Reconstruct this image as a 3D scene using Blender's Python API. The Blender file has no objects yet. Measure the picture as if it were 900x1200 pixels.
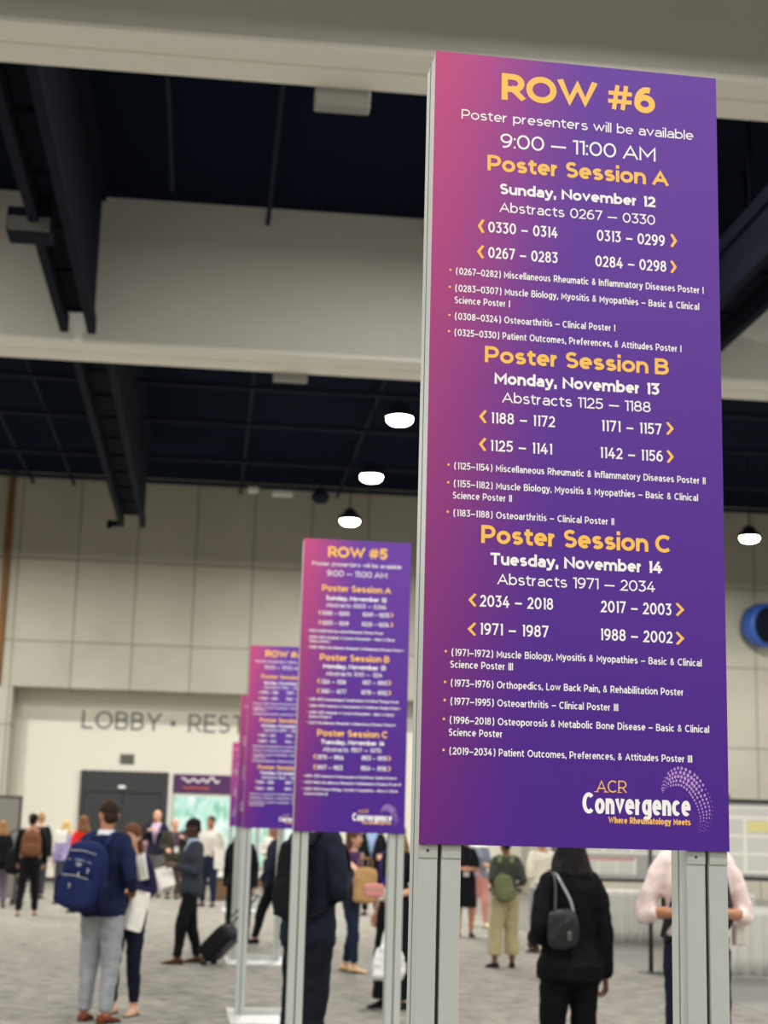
import bpy, bmesh, math, random
from mathutils import Vector, Matrix, noise
random.seed(7)
SC = bpy.context.scene
COL = SC.collection
PI = math.pi
def R(d): return math.radians(d)

# ------------------------------------------------------------------ materials
def mat(name, col, rough=0.6, metal=0.0, var=0.0, scale=8.0, bump=0.0, bscale=60.0, emit=None, estr=0.0, spec=0.5, sheen=0.0):
    m = bpy.data.materials.new(name); m.use_nodes = True
    nt = m.node_tree; b = nt.nodes['Principled BSDF']
    b.inputs['Base Color'].default_value = (*col, 1); b.inputs['Roughness'].default_value = rough
    b.inputs['Metallic'].default_value = metal; b.inputs['Specular IOR Level'].default_value = spec
    if sheen: b.inputs['Sheen Weight'].default_value = sheen
    tc = nt.nodes.new('ShaderNodeTexCoord')
    if var:
        n = nt.nodes.new('ShaderNodeTexNoise'); n.inputs['Scale'].default_value = scale; n.inputs['Detail'].default_value = 5
        nt.links.new(tc.outputs['Object'], n.inputs['Vector'])
        mx = nt.nodes.new('ShaderNodeMix'); mx.data_type = 'RGBA'
        mx.inputs[6].default_value = (*[max(0, c*(1-var)) for c in col], 1)
        mx.inputs[7].default_value = (*[min(1, c*(1+var)) for c in col], 1)
        nt.links.new(n.outputs['Fac'], mx.inputs[0]); nt.links.new(mx.outputs[2], b.inputs['Base Color'])
    if bump:
        n2 = nt.nodes.new('ShaderNodeTexNoise'); n2.inputs['Scale'].default_value = bscale; n2.inputs['Detail'].default_value = 4
        nt.links.new(tc.outputs['Object'], n2.inputs['Vector'])
        bp = nt.nodes.new('ShaderNodeBump'); bp.inputs['Strength'].default_value = bump; bp.inputs['Distance'].default_value = 0.02
        nt.links.new(n2.outputs['Fac'], bp.inputs['Height']); nt.links.new(bp.outputs['Normal'], b.inputs['Normal'])
    if emit:
        b.inputs['Emission Color'].default_value = (*emit, 1); b.inputs['Emission Strength'].default_value = estr
    return m
def srgb(r, g, b):
    f = lambda c: (c/255/12.92) if c <= 10 else ((c/255+0.055)/1.055)**2.4
    return (f(r), f(g), f(b))
_mc = {}
def cloth(r, g, b, rough=0.85):
    k = (r, g, b, rough)
    if k not in _mc: _mc[k] = mat('cloth_%d_%d_%d' % (r, g, b), srgb(r, g, b), rough, var=0.18, scale=30, bump=0.25, bscale=220, spec=0.12)
    return _mc[k]
def skinm(r, g, b):
    k = ('s', r, g, b)
    if k not in _mc: _mc[k] = mat('skin_%d_%d_%d' % (r, g, b), srgb(r, g, b), 0.5, var=0.08, scale=40, spec=0.4)
    return _mc[k]
def hairm(r, g, b):
    k = ('h', r, g, b)
    if k not in _mc: _mc[k] = mat('hair_%d_%d_%d' % (r, g, b), srgb(r, g, b), 0.7, var=0.35, scale=60, bump=0.5, bscale=150, spec=.2)
    return _mc[k]

# ------------------------------------------------------------------ mesh builder
class MB:
    def __init__(s): s.v = []; s.f = []; s.m = []
    def add(s, vs, fs, mi=0):
        o = len(s.v); s.v += [tuple(p) for p in vs]; s.f += [tuple(i+o for i in q) for q in fs]; s.m += [mi]*len(fs); return s
    def box(s, x0, x1, y0, y1, z0, z1, mi=0, M=None):
        vs = [Vector((x, y, z)) for z in (z0, z1) for y in (y0, y1) for x in (x0, x1)]
        if M is not None: vs = [M @ p for p in vs]
        return s.add(vs, [(0,2,3,1),(4,5,7,6),(0,1,5,4),(2,6,7,3),(0,4,6,2),(1,3,7,5)], mi)
    def rings(s, rings, mi=0, cap=True):
        n = len(rings[0]); vs = [p for r in rings for p in r]; fs = []
        for i in range(len(rings)-1):
            for j in range(n):
                k = (j+1) % n
                fs.append((i*n+j, i*n+k, (i+1)*n+k, (i+1)*n+j))
        if cap:
            c0 = len(vs); vs.append(sum((Vector(p) for p in rings[0]), Vector())/n); vs.append(sum((Vector(p) for p in rings[-1]), Vector())/n)
            for j in range(n):
                k = (j+1) % n; b = (len(rings)-1)*n
                fs.append((c0, k, j)); fs.append((c0+1, b+j, b+k))
        return s.add(vs, fs, mi)
    def tube(s, pts, rad, n=10, mi=0, flat=1.0, up=None, sub=4, rnd=True):
        P, rr = spline(pts, rad, sub)
        rings = []; prev = None
        for i, p in enumerate(P):
            t = (P[min(i+1, len(P)-1)] - P[max(i-1, 0)])
            if t.length < 1e-9: t = Vector((0,0,1))
            t.normalize()
            if prev is None:
                u = Vector(up) if up else (Vector((1,0,0)) if abs(t.x) < 0.8 else Vector((0,1,0)))
            else: u = prev
            u = (u - t*u.dot(t)).normalized(); prev = u; w = t.cross(u)
            rings.append([p + u*(math.cos(2*PI*k/n)*rr[i]) + w*(math.sin(2*PI*k/n)*rr[i]*flat) for k in range(n)])
        if rnd:
            def end(r, c, d, rad):
                out = []
                for a in (0.5, 0.85):
                    q = math.sqrt(1-a*a); out.append([c + (Vector(p)-c)*q + d*rad*a*0.9*min(1, flat+0.3) for p in r])
                return out
            d0 = (P[0]-P[1]).normalized(); d1 = (P[-1]-P[-2]).normalized()
            e0 = end(rings[0], P[0], d0, rr[0]); e1 = end(rings[-1], P[-1], d1, rr[-1])
            rings = e0[::-1] + rings + e1
        return s.rings(rings, mi)
    def cyl(s, p0, p1, r, n=16, mi=0, r1=None):
        return s.tube([p0, p1], [r, r if r1 is None else r1], n, mi, sub=1, rnd=False)
    def ell(s, c, r, nu=16, nv=10, mi=0, M=None):
        rings = []
        for i in range(1, nv):
            a = PI*i/nv - PI/2
            rings.append([Vector((c[0]+r[0]*math.cos(a)*math.cos(2*PI*k/nu), c[1]+r[1]*math.cos(a)*math.sin(2*PI*k/nu), c[2]+r[2]*math.sin(a))) for k in range(nu)])
        if M is not None: rings = [[M @ p for p in q] for q in rings]
        return s.rings(rings, mi)
    def rbox(s, c, w, d, h, e=4.0, n=28, taper=0.0, M=None, mi=0, bulge=0.0):
        rings = []; K = 12
        for i in range(K+1):
            t = -1 + 2*i/K; t = math.copysign(abs(t)**0.6, t)
            q = max(0.02, (1-abs(t)**e))**(1/e)
            k = 1 - taper*(t+1)/2
            ring = []
            for j in range(n):
                a = 2*PI*j/n; ca, sa = math.cos(a), math.sin(a)
                x = math.copysign(abs(ca)**(2/e), ca)*w/2*q*k; y = math.copysign(abs(sa)**(2/e), sa)*d/2*q*(1+bulge*(1-t)/2)
                p = Vector((c[0]+x, c[1]+y, c[2]+t*h/2)); ring.append(M @ p if M is not None else p)
            rings.append(ring)
        return s.rings(rings, mi)
    def build(s, name, mats, parent=None, smooth=False, bevel=0.0, loc=None, rot=None):
        me = bpy.data.meshes.new(name); me.from_pydata(s.v, [], s.f)
        if not isinstance(mats, (list, tuple)): mats = [mats]
        for m in mats: me.materials.append(m)
        me.polygons.foreach_set('material_index', s.m)
        bm = bmesh.new(); bm.from_mesh(me); bmesh.ops.recalc_face_normals(bm, faces=bm.faces); bm.to_mesh(me); bm.free()
        if smooth: me.polygons.foreach_set('use_smooth', [True]*len(me.polygons))
        me.update()
        return link(name, me, parent, bevel, loc, rot)
def link(name, me, parent=None, bevel=0.0, loc=None, rot=None):
    o = bpy.data.objects.new(name, me); COL.objects.link(o)
    if parent is not None: o.parent = parent
    if loc is not None: o.location = loc
    if rot is not None: o.rotation_euler = rot
    if bevel:
        b = o.modifiers.new('edge', 'BEVEL'); b.width = bevel; b.segments = 2; b.limit_method = 'ANGLE'
    return o
def spline(pts, rad, sub):
    pts = [Vector(p) for p in pts]
    if len(pts) < 3 or sub <= 1: return pts, list(rad)
    P = []; rr = []
    for i in range(len(pts)-1):
        p0 = pts[max(i-1,0)]; p1 = pts[i]; p2 = pts[i+1]; p3 = pts[min(i+2, len(pts)-1)]
        for k in range(sub):
            t = k/sub
            P.append(0.5*((2*p1)+(p2-p0)*t+(2*p0-5*p1+4*p2-p3)*t*t+(3*p1-p0-3*p2+p3)*t**3))
            rr.append(rad[i]*(1-t)+rad[i+1]*t)
    P.append(pts[-1]); rr.append(rad[-1]); return P, rr
def empty(name, loc=(0,0,0), rz=0.0, parent=None):
    o = bpy.data.objects.new(name, None); COL.objects.link(o); o.location = loc; o.rotation_euler = (0,0,rz)
    o.empty_display_size = 0.1
    if parent is not None: o.parent = parent
    return o
def tag(o, label=None, cat=None, group=None, kind=None):
    if label: o['label'] = label
    if cat: o['category'] = cat
    if group: o['group'] = group
    if kind: o['kind'] = kind
    return o
def structure(name, mb, m, **k):
    o = mb.build(name, m, **k); o['kind'] = 'structure'; return o
def copy_tree(o, parent=None):
    c = o.copy(); COL.objects.link(c)
    if parent is not None: c.parent = parent
    for ch in list(o.children): copy_tree(ch, c)
    return c
def remesh(mb, voxel, smooth=2, fold=0.0, ff=(9,9,9), seed=0.0):
    me = bpy.data.meshes.new('tmp'); me.from_pydata(mb.v, [], mb.f); me.update()
    o = bpy.data.objects.new('tmp', me); COL.objects.link(o)
    r = o.modifiers.new('r', 'REMESH'); r.mode = 'VOXEL'; r.voxel_size = voxel; r.use_smooth_shade = True
    if smooth:
        sm = o.modifiers.new('s', 'SMOOTH'); sm.factor = 0.5; sm.iterations = smooth
    dg = bpy.context.evaluated_depsgraph_get(); dg.update()
    out = bpy.data.meshes.new_from_object(o.evaluated_get(dg))
    bpy.data.objects.remove(o); bpy.data.meshes.remove(me)
    out.materials.clear()
    if fold:
        for v in out.vertices:
            c = v.co; n = v.normal
            d = noise.noise(Vector((c.x*ff[0]+seed, c.y*ff[1]+seed*1.7, c.z*ff[2])))
            d2 = noise.noise(Vector((c.x*ff[0]*2.3+seed, c.y*ff[1]*2.3, c.z*ff[2]*2.3+5)))
            v.co = c + n*(fold*(d+0.45*d2))
    out.polygons.foreach_set('use_smooth', [True]*len(out.polygons)); out.update()
    return out

# ------------------------------------------------------------------ stroke lettering (monoline geometric sans)
def arc(cx, cy, rx, ry, a0, a1):
    n = max(4, int(abs(a1-a0)/18))
    return [(cx+rx*math.cos(R(a0+(a1-a0)*i/n)), cy+ry*math.sin(R(a0+(a1-a0)*i/n))) for i in range(n+1)]
EL = lambda cx=.5, cy=.5, rx=.5, ry=.5: arc(cx, cy, rx, ry, 0, 360)
Scurve = arc(.5,.755,.44,.245,32,270)+arc(.5,.255,.5,.255,90,-148)[1:]
G = {
 'A':(.82,'C',[[(0,0),(.5,1),(1,0)],[(.17,.3),(.83,.3)]]),
 'B':(.68,'C',[[(0,0),(0,1)],[(0,1),(.5,1)]+arc(.52,.765,.4,.235,90,-90)+[(.5,.53),(0,.53)],[(.5,.53)]+arc(.55,.265,.45,.265,90,-90)+[(0,0)]]),
 'C':(.78,'C',[arc(.56,.5,.56,.5,46,314)]),
 'D':(.78,'C',[[(0,0),(0,1),(.42,1)]+arc(.42,.5,.58,.5,90,-90)+[(0,0)]]),
 'E':(.6,'C',[[(1,1),(0,1),(0,0),(1,0)],[(0,.5),(.9,.5)]]),
 'H':(.74,'C',[[(0,0),(0,1)],[(1,0),(1,1)],[(0,.5),(1,.5)]]),
 'I':(0,'C',[[(0,0),(0,1)]]),
 'L':(.55,'C',[[(0,1),(0,0),(1,0)]]),
 'M':(.88,'C',[[(0,0),(0,1),(.5,.28),(1,1),(1,0)]]),
 'N':(.76,'C',[[(0,0),(0,1),(1,0),(1,1)]]),
 'O':(.92,'C',[EL()]),
 'P':(.66,'C',[[(0,0),(0,1)],[(0,1),(.5,1)]+arc(.52,.68,.48,.32,90,-90)+[(0,.36)]]),
 'Q':(.92,'C',[EL(),[(.6,.3),(1,0)]]),
 'R':(.68,'C',[[(0,0),(0,1)],[(0,1),(.5,1)]+arc(.52,.7,.46,.3,90,-90)+[(0,.4)],[(.5,.4),(1,0)]]),
 'S':(.62,'C',[Scurve]),
 'T':(.68,'C',[[(0,1),(1,1)],[(.5,1),(.5,0)]]),
 'U':(.74,'C',[[(0,1),(0,.45)]+arc(.5,.45,.5,.45,180,360)+[(1,1)]]),
 'W':(1.2,'C',[[(0,1),(.26,0),(.5,.95),(.74,0),(1,1)]]),
 'Y':(.76,'C',[[(0,1),(.5,.42),(1,1)],[(.5,.42),(.5,0)]]),
 'a':(.56,'x',[arc(.5,.62,.5,.38,150,0)+[(1,0)],[(1,.56),(.4,.56)]+arc(.4,.28,.4,.28,90,270)+[(.62,0),(1,.24)]]),
 'b':(.62,'x',[[(0,0),(0,2)],EL()]),
 'c':(.56,'x',[arc(.54,.5,.54,.5,45,315)]),
 'd':(.62,'x',[[(1,0),(1,2)],EL()]),
 'e':(.6,'x',[[(.06,.5),(1,.5)],arc(.5,.5,.5,.5,0,312)]),
 'f':(.36,'x',[[(.36,0),(.36,1.55)]+arc(.86,1.55,.5,.45,180,90)+[(1,2)],[(0,1),(.95,1)]]),
 'g':(.62,'x',[EL(),[(1,1),(1,-.35)]+arc(.5,-.35,.5,.65,0,-145)]),
 'h':(.58,'x',[[(0,0),(0,2)],arc(.5,.5,.5,.5,180,0)+[(1,0)]]),
 'i':(0,'x',[[(0,0),(0,1)],[(0,2.05),(0,2.1)]]),
 'k':(.58,'x',[[(0,0),(0,2)],[(1,1),(.05,.32)],[(.38,.56),(1,0)]]),
 'l':(0,'x',[[(0,0),(0,2)]]),
 'm':(.98,'x',[[(0,0),(0,1)],arc(.25,.5,.25,.5,180,0)+[(.5,0)],arc(.75,.5,.25,.5,180,0)+[(1,0)]]),
 'n':(.58,'x',[[(0,0),(0,1)],arc(.5,.5,.5,.5,180,0)+[(1,0)]]),
 'o':(.64,'x',[EL()]),
 'p':(.62,'x',[[(0,-1),(0,1)],EL()]),
 'q':(.62,'x',[[(1,-1),(1,1)],EL()]),
 'r':(.36,'x',[[(0,0),(0,1)],arc(.95,.4,.95,.6,180,92)]),
 's':(.52,'x',[Scurve]),
 't':(.38,'x',[[(.36,1.5),(.36,.36)]+arc(.86,.36,.5,.36,180,270)+[(1,0)],[(0,1),(1,1)]]),
 'u':(.58,'x',[[(0,1),(0,.5)]+arc(.5,.5,.5,.5,180,360),[(1,0),(1,1)]]),
 'v':(.58,'x',[[(0,1),(.5,0),(1,1)]]),
 'w':(.92,'x',[[(0,1),(.26,0),(.5,.92),(.74,0),(1,1)]]),
 'x':(.56,'x',[[(0,0),(1,1)],[(0,1),(1,0)]]),
 'y':(.58,'x',[[(0,1),(.52,.02)],[(1,1),(.46,-.55)]+arc(.2,-.6,.26,.4,0,-90)+[(.02,-1)]]),
 'z':(.52,'x',[[(0,1),(1,1),(0,0),(1,0)]]),
 '0':(.68,'C',[EL()]),
 '1':(.26,'C',[[(0,.97),(1,1),(1,0)]]),
 '2':(.58,'C',[arc(.48,.7,.48,.3,165,-35)+[(0,0),(1,0)]]),
 '3':(.58,'C',[[(.05,1),(.92,1),(.45,.6)]+arc(.45,.3,.55,.3,90,-150)]),
 '4':(.66,'C',[[(.6,1),(0,.26),(1,.26)],[(.72,.55),(.72,0)]]),
 '5':(.58,'C',[[(.92,1),(.14,1),(.08,.55)]+arc(.44,.31,.56,.31,105,-150)]),
 '6':(.62,'C',[EL(.5,.31,.5,.31),[(0,.31)]+arc(.66,.36,.66,.64,180,72)]),
 '7':(.58,'C',[[(0,1),(1,1),(.35,0)]]),
 '8':(.62,'C',[EL(.5,.765,.42,.235),EL(.5,.265,.5,.265)]),
 '9':(.62,'C',[EL(.5,.69,.5,.31),[(1,.69)]+arc(.34,.64,.66,.64,0,-108)]),
 '#':(.78,'C',[[(.2,0),(.36,1)],[(.64,0),(.8,1)],[(.02,.7),(1,.7)],[(0,.3),(.98,.3)]]),
 ':':(0,'x',[[(0,.02),(0,.04)],[(0,.96),(0,.98)]]),
 ',':(.06,'x',[[(1,.1),(.3,-.45)]]),
 '.':(0,'x',[[(0,.02),(0,.04)]]),
 '-':(.3,'C',[[(0,.36),(1,.36)]]),
 '–':(.66,'C',[[(0,.38),(1,.38)]]),
 '—':(.80,'C',[[(0,.38),(1,.38)]]),
 '&':(.66,'C',[[(1,0),(.62,.33),(.2,.68),(.17,.88),(.42,1),(.66,.88),(.6,.68),(.12,.42),(0,.22),(.14,.03),(.42,0),(.72,.14),(.95,.5)]]),
 '(':(.40,'C',[arc(1,.45,1,.72,113,247)]),
 ')':(.40,'C',[arc(0,.45,1,.72,67,-67)]),
 '<':(.4,'C',[[(1,1),(0,.5),(1,0)]]),
 '>':(.4,'C',[[(0,1),(1,.5),(0,0)]]),
 '•':(.0,'C',[[(0,.44),(0,.5)]]),
}
XH = 0.74
def stroke(mb, P, t, closed, z, mi, ylo, yhi):
    n = len(P); h = t/2; L = []; Rr = []
    P = [Vector(p) for p in P]
    if not closed:
        d0 = (P[0]-P[1]); d1 = (P[-1]-P[-2])
        flat = lambda d: min(abs(d.x), abs(d.y)) < .02*d.length
        if d0.length > 1e-9 and (flat(d0) or d0.length > 1.4*t): P[0] = P[0] + d0.normalized()*h*0.98
        if d1.length > 1e-9 and (flat(d1) or d1.length > 1.4*t): P[-1] = P[-1] + d1.normalized()*h*0.98
    for i in range(n):
        a = P[i-1] if (i > 0 or closed) else None; c = P[(i+1) % n] if (i < n-1 or closed) else None
        if closed and i == 0: a = P[-1]
        d1 = (P[i]-a).normalized() if a is not None else None; d2 = (c-P[i]).normalized() if c is not None else None
        if d1 is None: d1 = d2
        if d2 is None: d2 = d1
        n1 = Vector((-d1.y, d1.x)); n2 = Vector((-d2.y, d2.x)); m = n1+n2
        if m.length < 1e-6: m = n1
        m.normalize(); k = min(1/max(m.dot(n1), 0.3), 2.4)
        for arr, sg in ((L, 1), (Rr, -1)):
            q = P[i] + m*(h*k*sg); arr.append((q.x, min(max(q.y, ylo), yhi), z))
    vs = L+Rr; fs = []
    for i in range(n if closed else n-1):
        j = (i+1) % n; fs.append((i, j, n+j, n+i))
    mb.add(vs, fs, mi)
def text(mb, s, x0, x1, y, cap, t, z=0.0, mi=0, sp=0.085, sb=None):
    """lettering from x0 to x1 on the baseline y; t is the stroke weight as a share of cap height"""
    T = t*cap; sb = sp*cap if sb is None else sb
    word = 0.26 if cap > .03 else .36; TF = {'#':.70, '&':.85}
    def total(w):
        tot = 0; k = 0
        for ch in s:
            if ch == ' ': tot += word*min(w,1.05)*cap; continue
            tot += max(T, G[ch][0]*w*cap + (0.35*T if G[ch][0] else 0)); k += 1
        return tot + max(0, len(s)-1)*sb*min(w, 1.3)
    lo, hi = 0.2, 3.0
    for _ in range(40):
        md = (lo+hi)/2
        if total(md) > x1-x0: hi = md
        else: lo = md
    w = (lo+hi)/2; x = x0
    for ch in s:
        if ch == ' ': x += word*min(w,1.05)*cap + sb*min(w,1.3); continue
        gw, kind, strokes = G[ch]
        W = max(T, gw*w*cap + (0.35*T if gw else 0)); ns = 0
        for st in strokes:
            if ch == '&':
                q, _ = spline([(a, b, 0) for a, b in st], [1]*len(st), 4); st = [(a.x, a.y) for a in q]
            pts = []
            for a, b in st:
                if kind == 'C': yy = T/2 + b*(cap-T)
                else:
                    xh = XH*cap
                    if b < 0: yy = T/2 + b*(0.24*cap)
                    elif b <= 1: yy = T/2 + b*(xh-T)
                    else: yy = xh-T/2 + (b-1)*(cap*1.03-xh)
                pts.append((x + T/2 + a*(W-T), y+yy))
            closed = len(pts) > 6 and (Vector(pts[0])-Vector(pts[-1])).length < 1e-5*max(1, cap)+1e-6
            if closed: pts = pts[:-1]
            q = [pts[0]]
            for p in pts[1:]:
                if (Vector(p)-Vector(q[-1])).length > 1e-6: q.append(p)
            if len(q) < 2: continue
            lo_y = y - (0.30*cap if (kind == 'x' or ch in '(),') else 0); hi_y = y+cap*(1.10 if kind == 'x' else (1.12 if ch in '()' else 1.0))
            if kind == 'x' and min(b for a, b in st) >= 0: lo_y = y
            stroke(mb, q, T*TF.get(ch, 1), closed, z + 4e-5*ns, mi, lo_y, hi_y); ns += 1
        x += W + sb*min(w, 1.3)
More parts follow.
